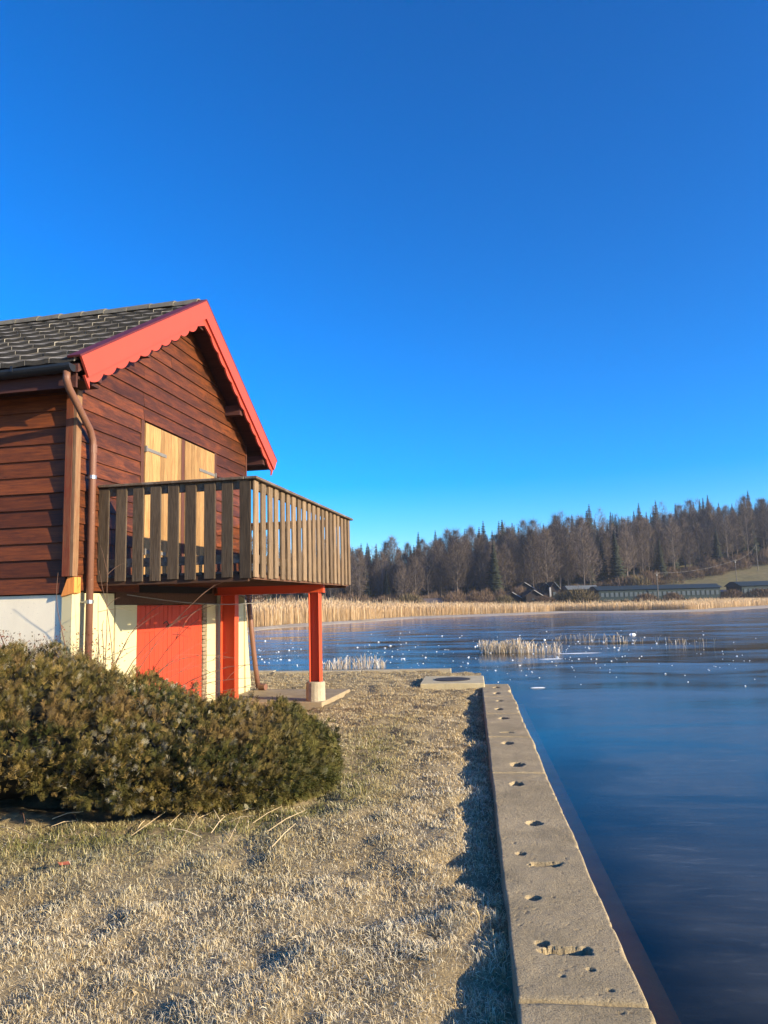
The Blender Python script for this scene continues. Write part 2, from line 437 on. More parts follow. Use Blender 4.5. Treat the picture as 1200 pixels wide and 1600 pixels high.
# far shore and wooded hill
SHORE = [(-400, 60), (-60, 50), (-25, 54), (-10.6, 58.7), (-9.3, 65.5), (-2.9, 77.3), (2.8, 90), (12.6, 94.2), (24.6, 103), (30.9, 92), (37.9, 89.5), (55.9, 108), (90, 118), (200, 130), (900, 160)]
shx, shy = np.array([p[0] for p in SHORE], float), np.array([p[1] for p in SHORE], float)
def shore(x): return np.interp(x, shx, shy)
def hill(x, y):
    x = np.asarray(x, float); y = np.asarray(y, float)
    d = y - shore(x)
    A = np.interp(x, [-80, 0, 30, 60, 110, 170, 300], [1.5, 2.0, 5.0, 9.0, 15.0, 19.0, 24.0])
    t = np.clip((y-142)/95.0, 0, 1); t = t*t*(3-2*t)
    z = ICE - .35 + np.clip(d/3.0, 0, 1)*.42 + np.clip((d-6)/25, 0, 1)*.7 + A*t + np.clip((y-237)/200, 0, 1)*A*.5
    return z + .35*(fbm(x*.12, y*.12, 5, 3)-.5)*np.clip(d/20, 0, 1)
hx = np.concatenate([np.linspace(-420, -60, 20)[:-1], np.linspace(-60, 190, 200)[:-1], np.linspace(190, 600, 25)])
hd = np.concatenate([np.linspace(-6, 30, 50)[:-1], np.linspace(30, 220, 110)[:-1], np.linspace(220, 520, 20)])
HX, HD = np.meshgrid(hx, hd, indexing='ij'); HY = shore(HX)+HD
tag(ob('hill', np_mesh('hill', np.stack([HX.ravel(), HY.ravel(), hill(HX, HY).ravel()], 1), grid_faces(len(hx), len(hd)), M['far_ground'], smooth=True)),
    'low hill and meadow on the far shore', kind='structure')

# ------------------------------------------------------------------ quay wall with coping slabs
quay = empty('quay_wall', (0, 0, 0), -A_C)
tag(quay, 'concrete quay wall with pitted coping slabs beside the icy lake', 'quay wall')
MB().box(.125, .565, -6, 13.78, -1.7, -.165).build('wall_core', M['wallwet'], quay)
MB().box(.55, .845, -6, 13.9, -1.7, ICE-.025).build('footing', M['footing'], quay)
PITS = [(.35, 3.44, .105, .035, .05), (.245, 3.50, .026, .03, .02), (.25, 4.01, .034, .03, .022), (.355, 4.49, .088, .035, .045), (.23, 4.67, .028, .03, .02), (.355, 5.29, .055, .055, .045),
        (.30, 6.37, .055, .075, .045), (.35, 7.11, .060, .080, .045), (.31, 8.14, .055, .08, .045), (.33, 8.78, .08, .04, .02), (.34, 9.80, .055, .08, .045), (.31, 10.63, .05, .09, .045),
        (.35, 11.50, .045, .07, .045), (.34, 12.44, .05, .09, .045), (.36, 13.26, .05, .10, .045), (.47, 3.12, .012, .012, .01), (.42, 3.28, .014, .012, .012), (.30, 3.22, .010, .010, .008)]
SEAMS = [-3.0, .9, 3.03, 6.78, 8.51, 10.22, 12.04, 13.82]
def wob(s): return .010*(fbm(s*1.1+7, s*0+3.3, 21, 3)-.5)*2
def coping(s0, s1):
    fine = s1 > 3.0
    st = (.008 if s0 < 5 else .013) if fine else .05
    xs = np.linspace(0, 1, int(.5/st)+1); ys = np.linspace(s0+.006, s1-.006, int((s1-s0)/st)+1)
    X, Y = np.meshgrid(xs, ys, indexing='ij')
    L = .1 + .022*(fbm(Y*2.3, Y*0+1.7, 31, 4)-.5)
    e = fbm(Y*1.6, Y*0+9.1, 41, 4)-.5
    chip = np.clip(fbm(Y*4.0, Y*0+4.4, 43, 4)-.56, 0, 1)*.22
    Rr = .6 + .020*e*2 - chip
    P = L + (Rr-L)*X
    Z = .0035*(fbm(P*9, Y*9, 51, 4)-.5)*2 + .006*(fbm(P*1.5, Y*1.5, 55, 2)-.5)*2
    pock = np.clip(fbm(P*60, Y*60, 61, 2)-.80, 0, 1)*.05
    Z = Z - pock
    for (px, py, rx, ry, dp) in PITS:
        if py < s0-.3 or py > s1+.3: continue
        w = 1 + .7*(fbm(P*35, Y*35, int(py*100), 3)-.5)
        if rx > .08: q = np.maximum(np.abs(P-px)/rx, np.abs(Y-py)/ry)/w
        else: q = np.sqrt(((P-px)/rx)**2 + ((Y-py)/ry)**2)/w
        Z = Z - dp*1.7*np.clip((1.0-q)/.14, 0, 1)
    dR = (Rr-P); dL = (P-L)
    cw = .016 + .05*np.clip(fbm(Y*7, Y*0+2.2, 71, 3)-.5, 0, 1)
    Z = Z - np.clip(1-dR/cw, 0, 1)*.020 - np.clip(1-dL/.015, 0, 1)*.010
    dS = np.minimum(Y-s0, s1-Y); Z = Z - np.clip(1-dS/(.02+.02*vnoise(P*20, Y*0, 5)), 0, 1)*.010
    Z[0, :] = -.17; Z[-1, :] = -.17; Z[:, 0] = -.17; Z[:, -1] = -.17
    return np_mesh('coping_slab', np.stack([P.ravel(), Y.ravel(), Z.ravel()], 1), grid_faces(len(xs), len(ys))[:, ::-1][:, ::-1], M['coping'])
for s0, s1 in zip(SEAMS[:-1], SEAMS[1:]):
    ob('coping_slab', coping(s0, s1), quay)
for (px, py, r) in ((.335, 3.425, .022), (.345, 4.482, .017)):
    mb = MB()
    pts = [(px+r*math.cos(k*math.pi/4)*(1+.3*random.random()), py+.7*r*math.sin(k*math.pi/4), -.022) for k in range(8)]
    mb.add(pts+[(px, py, -.010)], [(k, (k+1) % 8, 8) for k in range(8)])
    tag(mb.build('ice_plug', M['chunk'], quay), 'small white ice left in a socket of the coping')

blk = empty('concrete_block', (*to_w(-.42, 13.95), -.1), -A_C)
tag(blk, 'pale sunlit concrete slab with a round cover at the end of the quay', 'concrete slab')
MB().box(-.56, .58, -.62, .70, -.05, .17).build('slab', M['block'], blk, bev=.012)
MB().tube([(0, .02, .17), (0, .02, .182)], .33, 20).build('round_cover', M['iron'], blk)
kb = empty('bank_kerb', (*to_w(-3, 16.60), -.035), -A_C)
tag(kb, 'low concrete kerb along the bank behind the hut', 'kerb')
for k in range(7):
    MB().box(-1.0, .98, -.12, .12, -.6, .075).build('kerb_stone', M['stub'], kb, (-10.5+2.0*k, .04*math.sin(k*2.1), .012*math.sin(k*3.7)), bev=.01)

# ------------------------------------------------------------------ the hut
HUT = empty('lakeside_hut', tuple(N_H*-5.0 + U_H*9.92), -A_H)
tag(HUT, 'dark timber boathouse with red barge boards, wooden balcony and red lower door', 'hut')
YL, YR, XB = -2.55, 2.40, -5.2            # long side towards the camera, far side, back
ZW, ZR, SLOPE, EAVE = 1.72, 6.07, .613, 3.05
XG = .35                                  # gable overhang
ROW = .19
def under(y): return ZR - .20 - SLOPE*abs(y)       # underside of the roof
OPEN = (-1.13, 1.07, ZW + 12*ROW)

# gable wall: backing sheet and lapped boards
gw = MB()
gw.prism([(-.10, YL+.02, ZW), (-.10, YR-.02, ZW), (-.10, YR-.02, under(YR)), (-.10, 0, under(0)), (-.10, YL+.02, under(YL))], (.085, 0, 0))
gw = gw.build('gable_wall', M['trim'], HUT)
def board(y0, y1, z0, z1, name='siding_board'):
    """lapped board on the gable, ends cut along the roof"""
    def lim(y, z):
        h = (ZR-.20-z)/SLOPE; return max(-h, min(h, y))
    a0, b0, a1, b1 = lim(y0, z0), lim(y1, z0), lim(y0, z1), lim(y1, z1)
    if b0-a0 < .05: return
    xb, xt, xo = .002, .010, .030+.006*random.random()
    vs = [(xb, a0, z0), (xb, b0, z0), (xb, b1, z1+.02), (xb, a1, z1+.02), (xo, a0, z0), (xo, b0, z0), (xt, b1, z1+.02), (xt, a1, z1+.02)]
    MB().add(vs, [(0,3,2,1), (4,5,6,7), (0,1,5,4), (1,2,6,5), (2,3,7,6), (3,0,4,7)]).build(name, M['siding'], gw)
k = 0
z = ZW
while z < under(0)-.05:
    z1 = min(z+ROW, under(0)-.005); j = random.uniform(-.004, .004)
    if z < OPEN[2]-.01:
        board(YL+.016, OPEN[0]-.085, z+j, z1+j); board(OPEN[1]+.085, YR, z+j, z1+j)
    else:
        cut = [OPEN[0]-.02] if k in (12, 13, 15) else ([.9] if k == 14 else ([-.4] if k == 17 else []))
        e = [YL+.016] + cut + [YR]
        for p, q in zip(e[:-1], e[1:]): board(p, q-.003, z+j, z1+j)
    z += ROW; k += 1

# long side wall towards the camera
sw = MB().box(XB, -.02, YL+.012, YL+.10, ZW-.02, 4.36).build('side_wall', M['trim'], HUT)
def sboard(x0, x1, z0, z1):
    yo = YL-.028-.008*random.random(); yt = YL-.004
    L = x1-x0
    vs = [(-L/2, YL+.006, z0), (L/2, YL+.006, z0), (L/2, YL+.006, z1), (-L/2, YL+.006, z1), (-L/2, yo, z0), (L/2, yo, z0), (L/2, yt, z1), (-L/2, yt, z1)]
    MB().add(vs, [(0,3,2,1), (4,5,6,7), (0,1,5,4), (1,2,6,5), (2,3,7,6), (3,0,4,7)]).build('siding_board', M['siding_side'], sw, ((x0+x1)/2, 0, 0))
z = ZW-.02; k = 0
while z < 4.3:
    x = -.104; jx = [-2.4, -3.3, -1.9, -2.9][k % 4]
    sboard(jx+.003, x, z, min(z+ROW+.02, 4.34)); sboard(XB, jx, z, min(z+ROW+.02, 4.34))
    z += ROW; k += 1
MB().box(XB, -.1, YR-.1, YR, ZW, under(YR)).build('far_side_wall', M['siding_side'], HUT)
MB().prism([(XB, YL+.1, ZW), (XB, YR-.1, ZW), (XB, YR-.1, under(YR)), (XB, 0, under(0)), (XB, YL+.1, under(YL))], (.08, 0, 0)).build('back_wall', M['siding'], HUT)
# corner boards
MB().box(-.10, -.004, YL-.085, YL+.002, ZW+.16, 4.32).build('corner_board', M['corner_red'], HUT, bev=.004)
MB().box(-.002, .040, YL-.085, YL+.012, ZW+.16, 4.30).build('corner_board', M['corner'], HUT, bev=.004)
MB().box(.0, .034, YR+.002, YR+.04, ZW, 4.40).build('corner_board', M['trim'], HUT)
MB().prism([(-.13, YL-.05, ZW-.06), (.04, YL-.05, ZW-.02), (.04, YL-.05, ZW+.155), (-.05, YL-.05, ZW+.155)], (0, .12, 0)).build('corner_block', wood('orange_block', (.42, .14, .03), (.60, .24, .06), None, 2, 40, .6), HUT, bev=.004)

# lower storey
MB().box(-.95, -.14, YL+.02, YL+.2, -.3, ZW-.035).build('whitewashed_wall', M['white'], HUT)
MB().box(-.138, -.012, YL-.01, YL+.2, -.3, ZW-.01).build('corner_pillar', M['cream'], HUT)
MB().box(-2.6, -.952, YL+.35, YL+.4, -.3, ZW-.04).build('dark_recess', M['dark'], HUT)
MB().box(XB, -2.602, YL+.02, YL+.2, -.3, ZW-.04).build('lower_side_wall', M['white'], HUT)
MB().box(-2.3, -2.24, YL+.28, YL+.34, -.3, ZW-.05).build('recess_post', M['trim'], HUT)
MB().box(-.20, -.010, YL+.202, -1.72, -.3, ZW-.02).build('front_pillar', M['cream'], HUT)
MB().box(-.20, -.075, -1.718, -1.672, -.3, ZW-.1).build('joint_strip', M['white'], HUT)
MB().box(-.20, -.018, -1.67, -1.172, -.3, 1.56).build('front_wall', M['cream'], HUT)
MB().box(-.20, -.022, -1.67, 1.30, 1.562, ZW-.004).build('lintel', M['joist'], HUT)
MB().box(-.20, -.012, .905, YR, -.3, 1.558).build('front_wall', M['cream'], HUT)
MB().prism([(-.2, YR+.002, -.3), (.10, YR+.40, -.3), (.10, YR+.42, .1), (-.01, YR+.03, 1.70), (-.2, YR+.002, 1.70)], (0, 0, 0.001)) if 0 else None
but = MB()
but.add([(-.3, YR+.002, -.3), (.03, YR+.002, -.3), (.03, YR+.30, -.3), (-.3, YR+.30, -.3), (-.3, YR+.002, 1.7), (.0, YR+.002, 1.7), (.0, YR+.02, 1.7), (-.3, YR+.02, 1.7)],
        [(0,3,2,1), (4,5,6,7), (0,1,5,4), (1,2,6,5), (2,3,7,6), (3,0,4,7)])
but.build('buttress', M['cream'], HUT)
MB().box(XB, -.32, YR-.2, YR, -.3, ZW-.004).build('lower_far_wall', M['white'], HUT)
MB().box(XB, XB+.2, YL+.21, YR-.21, -.3, ZW-.004).build('lower_back_wall', M['white'], HUT)
# red door of upright boards
door = MB().box(-.15, -.06, -1.17, .775, -.1, 1.555).build('door', M['dark'], HUT)
nb = 16
for i in range(nb):
    w = 1.94/nb
    MB().box(-.059, -.034+.004*random.random(), 0, w-.010, -.1, 1.552).build('door_board', M['door'], door, (0, -1.167+i*w, 0), bev=.002)
for hz_ in (.45, 1.22):
    MB().box(-.029, -.022, -1.15, -.72, hz_-.02, hz_+.02).build('door_hinge', M['door'], door)
MB().tube([(-.03, -.45, 1.30), (.0, -.42, 1.33), (.01, -.37, 1.28), (-.03, -.36, 1.26)], .008, 6).build('door_latch', M['iron'], door)
rb = MB()
for i in range(26):
    zz = .0+i*.06; w = .09+.05*random.random()
    rb.box(-.16, -.02+.018*random.random(), .835-w/2, .835+w/2, zz, zz+.052)
rb.build('rubble_jamb', M['rubble'], HUT, bev=.008)

# shutters
MB().box(-.02, .030, OPEN[0]-.08, OPEN[0]-.005, ZW+.2, OPEN[2]).build('window_post', M['trim'], HUT, bev=.003)
MB().box(-.02, .030, OPEN[1]+.005, OPEN[1]+.08, ZW+.2, OPEN[2]).build('window_post', M['trim'], HUT, bev=.003)
MB().box(-.09, -.004, OPEN[0], OPEN[1], ZW, OPEN[2]-.002).build('door_recess', M['dark'], HUT)
MB().box(-.002, .036, -.080, .012, ZW+.2, OPEN[2]-.02).build('middle_post', M['trim'], HUT, bev=.003)
for y0, y1, side in ((OPEN[0]+.015, -.095, -1), (.027, OPEN[1]-.015, 1)):
    sh = MB().box(-.001, .012, y0, y1, 1.95, OPEN[2]-.03).build('shutter', M['pine'], HUT)
    n = 10; w = (y1-y0)/n
    for i in range(n):
        MB().box(.0125, .034+.003*random.random(), -w/2+.0025, w/2-.0025, 1.94, OPEN[2]-.025).build('plank', M['pine'], sh, (0, y0+(i+.5)*w, 0), bev=.0015)
    for hz in (3.62, 2.25):
        a, b = (y0-.02, y0+.56) if side < 0 else (y1-.56, y1+.02)
        hg = MB().box(.0385, .046, a, b, hz-.022, hz+.022)
        hg.box(.030, .062, (a if side < 0 else b-.03), (a+.03 if side < 0 else b), hz-.04, hz+.04)
        hg.build('strap_hinge', M['hinge'], sh)

# balcony
BX, BY0, BY1, BZ = 1.93, -2.12, 2.32, 1.87
bal = MB()
for i in range(10):
    yy = BY0+.06 + i*(BY1-BY0-.12)/9
    if abs(yy-1.2) < .14: continue
    bal.box(-.18, BX-.045, yy-.045, yy+.045, BZ-.06, BZ)
bal = bal.build('balcony', M['joist'], HUT)
for i in range(13):
    x0 = .035+i*.1445
    MB().box(0, .128, BY0+.02, BY1-.02, 0, .028).build('floor_board', M['rail_wood'], bal, (x0, 0, BZ+.003+.002*random.random()), bev=.003)
MB().box(BX-.043, BX-.003, BY0+.045, BY1-.045, BZ-.062, BZ-.005).build('rim_board', M['joist'], bal)
for y0 in (BY0-.002, BY1-.036):
    MB().box(.03, BX-.05, y0, y0+.038, BZ-.085, BZ-.012).build('rim_board', M['joist'], bal)
for zz, hh in ((2.835, .098), (1.99, .10)):
    MB().box(BX-.045, BX-.002, BY0+.04, BY1-.04, zz, zz+hh).build('rail', M['rail_wood'], bal)
    MB().box(.04, BX-.05, BY0+.0, BY0+.038, zz, zz+hh).build('rail', M['rail_wood'], bal)
    MB().box(.04, BX-.05, BY1-.038, BY1, zz, zz+hh).build('rail', M['rail_wood'], bal)
for (x0, y0) in ((BX-.10, BY0+.045), (BX-.10, BY1-.10), (.04, BY0+.045)):
    MB().box(x0, x0+.05, y0, y0+.05, BZ+.03, 2.90).build('rail_post', M['rail_wood'], bal)
cap = MB().box(-.075, .075, BY0-.06, BY1+.06, 0, .032).build('rail_cap', M['rail_wood'], bal, (BX, 0, 2.935), bev=.006)
for yy in (BY0, BY1):
    MB().box(.035, BX-.08, -.065, .065, 0, .032).build('rail_cap', M['rail_wood'], bal, (0, yy, 2.934), bev=.006)
slat = MB().box(-.0125, .0125, -.066, .066, -.55, .55).mesh('slat', M['grey_wood'], bev=.003)
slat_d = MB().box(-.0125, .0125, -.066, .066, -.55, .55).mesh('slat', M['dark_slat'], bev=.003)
slat_n = MB().box(-.0125, .0125, -.058, .058, -.55, .55).mesh('slat', M['grey_wood'], bev=.003)
nf = 20
for i in range(nf):
    yy = BY0+.07 + i*(BY1-BY0-.14)/(nf-1) + random.uniform(-.012, .012)
    o = ob('slat', random.choice((slat, slat_n)), bal, (BX+.014+random.uniform(0, .003), yy, 2.375+random.uniform(-.012, .010)), (random.uniform(-.006, .006), 0, random.uniform(-.02, .02)))
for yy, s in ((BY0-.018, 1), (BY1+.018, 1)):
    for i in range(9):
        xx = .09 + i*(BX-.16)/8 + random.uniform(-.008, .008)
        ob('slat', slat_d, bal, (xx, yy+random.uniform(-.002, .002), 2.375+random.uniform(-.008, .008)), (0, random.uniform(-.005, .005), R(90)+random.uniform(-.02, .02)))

# red steel frame
PY = 1.27
def isec(mb, lo, hi, w, d, tw, along):
    """H section: flanges w wide, depth d; along z (post) centred on lo/hi = (x,y,z) ends, or along x (beam)"""
    if along == 'z':
        x, y, z0 = lo; z1 = hi[2]
        mb.box(x-d/2, x-d/2+tw, y-w/2, y+w/2, z0, z1); mb.box(x+d/2-tw, x+d/2, y-w/2, y+w/2, z0, z1); mb.box(x-d/2+tw+.0005, x+d/2-tw-.0005, y-tw/2, y+tw/2, z0, z1)
    else:
        x0, y, z = lo; x1 = hi[0]
        mb.box(x0, x1, y-w/2, y+w/2, z-d/2, z-d/2+tw); mb.box(x0, x1, y-w/2, y+w/2, z+d/2-tw, z+d/2); mb.box(x0, x1, y-tw/2, y+tw/2, z-d/2+tw+.0005, z+d/2-tw-.0005)
    return mb
post = isec(MB(), (.205, PY, -.1), (.205, PY, 1.693), .15, .25, .016, 'z').build('steel_post', M['red'], HUT, bev=.003)
p2 = isec(MB(), (1.632, PY, .30), (1.632, PY, 1.693), .15, .17, .014, 'z').build('steel_post', M['red'], HUT, bev=.003)
bg_ = MB().box(-.04, 1.78, PY-.055, PY+.055, 1.707, 1.850); bg_.box(-.04, 1.78, PY-.075, PY+.075, 1.8505, 1.866); bg_.box(-.04, 1.78, PY-.075, PY+.075, 1.6945, 1.7065)
bm_ = bg_.build('steel_beam', M['red'], HUT)
pl = MB(); pl.box(.02, .05, PY-.069, PY-.0555, 1.712, 1.848); pl.box(1.56, 1.72, PY-.0835, PY-.0755, 1.700, 1.725); pl.build('stiffener_plate', M['red'], bm_)
MB().box(.05, 1.80, 1.02, 2.75, -.3, .045).build('concrete_pad', M['pad'], HUT, bev=.01)
st = MB(); n = 18
vs = []
for zz, rr in ((-.3, .152), (.0, .152), (.10, .150), (.20, .149), (.315, .146), (.33, .136)):
    for q in range(n):
        w = 2*math.pi*q/n; r2 = rr*(1+.03*(random.random()-.5)); vs.append((1.632+r2*math.cos(w), PY-.02+r2*math.sin(w), zz))
st.add(vs, [(i*n+q, i*n+(q+1) % n, (i+1)*n+(q+1) % n, (i+1)*n+q) for i in range(5) for q in range(n)] + [tuple(5*n+q for q in range(n))])
st.build('concrete_footing', M['stub'], HUT)
cb = MB()
for (x0, x1, sag) in ((.42, .95, .14), (.42, 1.0, .07), (.40, .9, .03)):
    cb.tube([(x0+(x1-x0)*t, PY-.02+.02*math.sin(5*t), 1.70-sag*4*t*(1-t)+.06*(t-.5)) for t in np.linspace(0, 1, 10)], .006, 5)
cb.build('cable', M['wire'], HUT)
MB().tube([(x, -1.6+1.5*(x+.0)*.9, 1.70-.16*math.sin(x*1.7)) for x in np.linspace(.05, 1.2, 9)], .006, 5).build('cable', M['wire'], HUT)

# roof: deck, tiles, verge, barge boards, gutter
rd = MB(); cs = math.cos(math.atan(SLOPE)); sn = math.sin(math.atan(SLOPE))
TH = .09
prof = [(-EAVE, ZR-SLOPE*EAVE-.06), (0, ZR-.06), (EAVE, ZR-SLOPE*EAVE-.06), (EAVE, ZR-SLOPE*EAVE-.06-TH), (0, ZR-.06-TH), (-EAVE, ZR-SLOPE*EAVE-.06-TH)]
rd.prism([(XB-.3, y, zz) for y, zz in prof], (XG-.03-XB+.3, 0, 0))
roof = rd.build('roof', M['soffit'], HUT)
tw, tl, rows = .30, .40, 10
def tile_mesh(wavy):
    nx = 6; vs = []
    for (s, top) in ((0, 0), (tl+.05, 1)):
        for i in range(nx+1):
            x = -tw/2+.004+(tw-.008)*i/nx
            b = .012*(.5+.5*math.cos(2*math.pi*(i/nx)))*wavy
            lift = .060 if s == 0 else .006
            vs.append((x, s*cs, s*sn + lift + b)); 
        for i in range(nx+1):
            x = -tw/2+.004+(tw-.008)*i/nx
            b = .012*(.5+.5*math.cos(2*math.pi*(i/nx)))*wavy
            lift = .006 if s == 0 else -.012
            vs.append((x, s*cs, s*sn + lift + b*.9))
    m = nx+1; f = []
    for i in range(nx):
        f += [(i, i+1, 2*m+i+1, 2*m+i), (i, m+i, m+i+1, i+1), (m+i, 3*m+i, 3*m+i+1, m+i+1), (2*m+i, 2*m+i+1, 3*m+i+1, 3*m+i)]
    f += [(0, 2*m, 3*m, m), (nx, m+nx, 3*m+nx, 2*m+nx)]
    return MB().add(vs, f)
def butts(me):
    me.materials.append(M['tile_shade'])
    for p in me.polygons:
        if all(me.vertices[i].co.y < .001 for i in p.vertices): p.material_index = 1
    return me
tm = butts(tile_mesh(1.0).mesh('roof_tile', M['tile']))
slope_len = EAVE/cs
tl_step = slope_len/rows
ncol = 19
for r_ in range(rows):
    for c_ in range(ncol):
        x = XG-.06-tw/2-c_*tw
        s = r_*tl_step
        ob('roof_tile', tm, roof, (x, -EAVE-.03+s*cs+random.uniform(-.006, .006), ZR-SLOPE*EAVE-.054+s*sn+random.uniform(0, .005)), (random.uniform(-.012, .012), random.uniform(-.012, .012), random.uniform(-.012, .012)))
far = MB(); one = tile_mesh(1.0)
for r_ in range(rows):
    for c_ in range(ncol):
        x = XG-.06-tw/2-c_*tw; s = r_*tl_step
        far.add([(p[0]+x, EAVE+.03-s*cs-p[1], p[2]+ZR-SLOPE*EAVE-.054+s*sn) for p in one.v], one.f)
tag(far.build('far_slope_tiles', M['tile'], roof), kind='stuff')
rt = MB(); nn = 7
vs = []
for xx, rr in ((-.20, .105), (.20, .118)):
    for dr in (0, -.018):
        for q in range(nn):
            w = math.pi*q/(nn-1); vs.append((xx, (rr+dr)*math.cos(w)*1.15, (rr+dr)*math.sin(w)))
f = []
for q in range(nn-1):
    f += [(q, q+1, 2*nn+q+1, 2*nn+q), (nn+q, 3*nn+q, 3*nn+q+1, nn+q+1), (q, nn+q, nn+q+1, q+1), (2*nn+q, 2*nn+q+1, 3*nn+q+1, 3*nn+q)]
rt = rt.add(vs, f).mesh('ridge_tile', M['ridge'])
for c_ in range(15):
    ob('ridge_tile', rt, roof, (XG-.28-c_*.385, 0, ZR-.045+random.uniform(-.006, .006)), (0, random.uniform(-.015, .015), random.uniform(-.01, .01)))
# verge caps and barge boards
for s in (-1, 1):
    def P(d, n, x=XG):          # d along the slope from the ridge, n down from the top line
        return (x, s*(d*cs - n*sn), ZR+.03 - d*sn - n*cs)
    Lb = (EAVE+.03)/cs
    pk = SLOPE
    top_in = lambda n: n*sn/cs                   # mitre at the ridge
    MB().prism([P(-.0 + top_in(-.0), 0, XG-.13), P(Lb+.02, 0, XG-.13), P(Lb+.02, -.022, XG-.13), P(top_in(-.022), -.022, XG-.13)], (.16, 0, 0)).build('verge_cap', M['maroon'], roof)
    br = MB().prism([P(top_in(.002), .002), P(Lb, .002), P(Lb-.02, .238), P(top_in(.238), .238)], (.028, 0, 0)).build('barge_board', M['barge'], roof)
    pts = [P(top_in(.21), .21, XG-.03), P(Lb+.0, .21, XG-.03)]
    per = .31; nper = int((Lb-.35)/per); dd = Lb - .02
    low = [P(Lb-.02, .37, XG-.03)]
    d = Lb-.06
    for i in range(nper*8+1):
        dd = (Lb-.06) - i*per/8
        if dd < .30: break
        ph = i/8*2*math.pi
        low.append(P(dd, .288+.046*abs(math.sin(ph/2))**.8, XG-.03))
    low.append(P(top_in(.33), .33, XG-.03))
    MB().prism(pts+low, (.026, 0, 0)).build('scalloped_trim', M['barge'], roof)
for yy, w in ((0, .14), (-1.55, .12), (1.55, .12), (-2.62, .12), (2.62, .12)):
    top = under(abs(yy)+w/2*0)-.0 - (SLOPE*w/2)
    MB().box(-.10, XG-.06, yy-w/2, yy+w/2, top-.16, top+.005).build('purlin', M['soffit'], roof)
# rafters tails / eaves fascia
MB().box(XB-.2, XG-.08, -EAVE+.04, -EAVE+.07, ZR-SLOPE*EAVE-.30, ZR-SLOPE*EAVE-.14).build('eaves_fascia', M['soffit'], roof)
MB().box(XB-.2, XG-.08, -EAVE+.08, YL-.03, ZR-SLOPE*EAVE-.20, ZR-SLOPE*EAVE-.17).build('eaves_soffit', M['soffit'], roof)
gt = MB(); gy, gz0, gr = -EAVE-.045, ZR-SLOPE*EAVE-.085, .078
vs = []; nq = 10; gxs = np.linspace(XB-.25, XG-.06, 12)
for x in gxs:
    sagz = .012*math.sin(x*2.1)
    for r2 in (gr, gr-.008):
        for q in range(nq+1):
            w = math.pi + math.pi*q/nq; vs.append((x, gy+r2*math.cos(w), gz0+sagz+r2*math.sin(w)))
m_ = nq+1; f = []
for i in range(len(gxs)-1):
    for q in range(nq):
        a = i*2*m_+q; b = (i+1)*2*m_+q
        f += [(a, a+1, b+1, b), (a+m_, b+m_, b+m_+1, a+m_+1)]
    for q in (0, nq):
        a = i*2*m_+q; b = (i+1)*2*m_+q; f.append((a, b, b+m_, a+m_))
e = (len(gxs)-1)*2*m_
f.append(tuple(e+q for q in range(m_)))
gut = gt.add(vs, f).build('gutter', M['zinc'], HUT)
for x in np.arange(XB, XG-.2, .8):
    MB().box(x-.015, x+.015, gy-gr-.004, gy-gr+.004, gz0-.04, gz0+.02).build('gutter_bracket', M['zinc'], gut)
DX, DY = .10, -2.40
pipe = [(.215, gy, gz0-.06), (.215, gy, gz0-.15), (.205, gy+.06, gz0-.23), (.115, DY-.10, 3.56), (DX, DY-.015, 3.46), (DX, DY, 3.36), (DX, DY, .55)]
dp = MB().tube(pipe, .039, 12).build('downpipe', M['copper'], HUT, smooth=True)
for zz in (3.02, 1.6):
    r_ = MB().tube([(DX, DY, zz-.02), (DX, DY, zz+.02)], .046, 12); r_.box(-.01, DX-.045, DY-.008, DY+.008, zz-.01, zz+.01)
    r_.build('pipe_clip', M['steel'], dp)
MB().tube([(DX, DY, 3.40), (DX, DY, 3.30)], .043, 12).build('pipe_sleeve', M['copper'], dp)
ds = MB().tube([(.03, 2.50, 1.74), (.06, 2.57, 1.1), (.10, 2.66, .45), (.13, 2.72, .07)], .045, 10).build('downpipe', M['copper'], HUT, smooth=True)
MB().tube([(.20, 2.60, .10), (.33, 2.56, .10)], .055, 10).build('pipe_sleeve', M['copper'], ds)

# ------------------------------------------------------------------ juniper bush
bx = np.array([-7.0, -5.0, -3.2, -2.6, -1.9, -1.3, -.8])
yF = lambda x: np.interp(x, [-7, -3.2, -2.6, -1.4, -.76, -.45], [5.0, 5.05, 5.15, 5.35, 5.75, 6.2])
yB = lambda x: np.interp(x, [-7, -3.2, -2.0, -1.0, -.45], [7.9, 7.9, 8.0, 7.9, 7.5])
Hh = lambda x: np.interp(x, [-7, -4.2, -3.3, -2.7, -2.2, -1.6, -1.0, -.5], [1.12, 1.14, 1.10, .97, .82, .63, .50, .42])
def bush_pt(x, ph, off=0.0):
    xe = np.clip((x+1.35)/.87, 0, 1); e = np.sqrt(np.clip(1-xe**4.0, 0.0, 1))
    f_, b_, H_ = yF(x), yB(x), Hh(x)
    A = (b_-f_)/2*(.25+.75*e); yc = (f_+b_)/2; H_ = H_*(.25+.75*e)
    und = np.interp(x, [-7, -2.2, -1.5, -.5], [1, 1, .4, .15])      # hollow under the front on the left
    y = yc - (A+off)*np.sign(np.cos(ph))*np.abs(np.cos(ph))**.85
    sz = np.sin(ph)
    zc = .40*H_
    z = np.where(sz > 0, zc+(H_-zc+off)*np.abs(sz)**.8, zc*(1+sz*1.05))
    y = y + np.where((sz < 0) & (np.cos(ph) > 0), und*.62*(-sz), 0)
    return x, y, z-.05
bush = empty('juniper_bush', (-2.4, 6.4, -.08))
tag(bush, 'large spreading olive green juniper bush in front of the hut', 'bush')
B0 = np.array([-2.4, 6.4, -.08])
xs = np.linspace(-7, -.50, 90); ps = np.linspace(R(-78), R(190), 60)
XX, PP = np.meshgrid(xs, ps, indexing='ij')
lump = .38*(fbm(XX*2.6, PP*2.6+4, 81, 3)-.5)
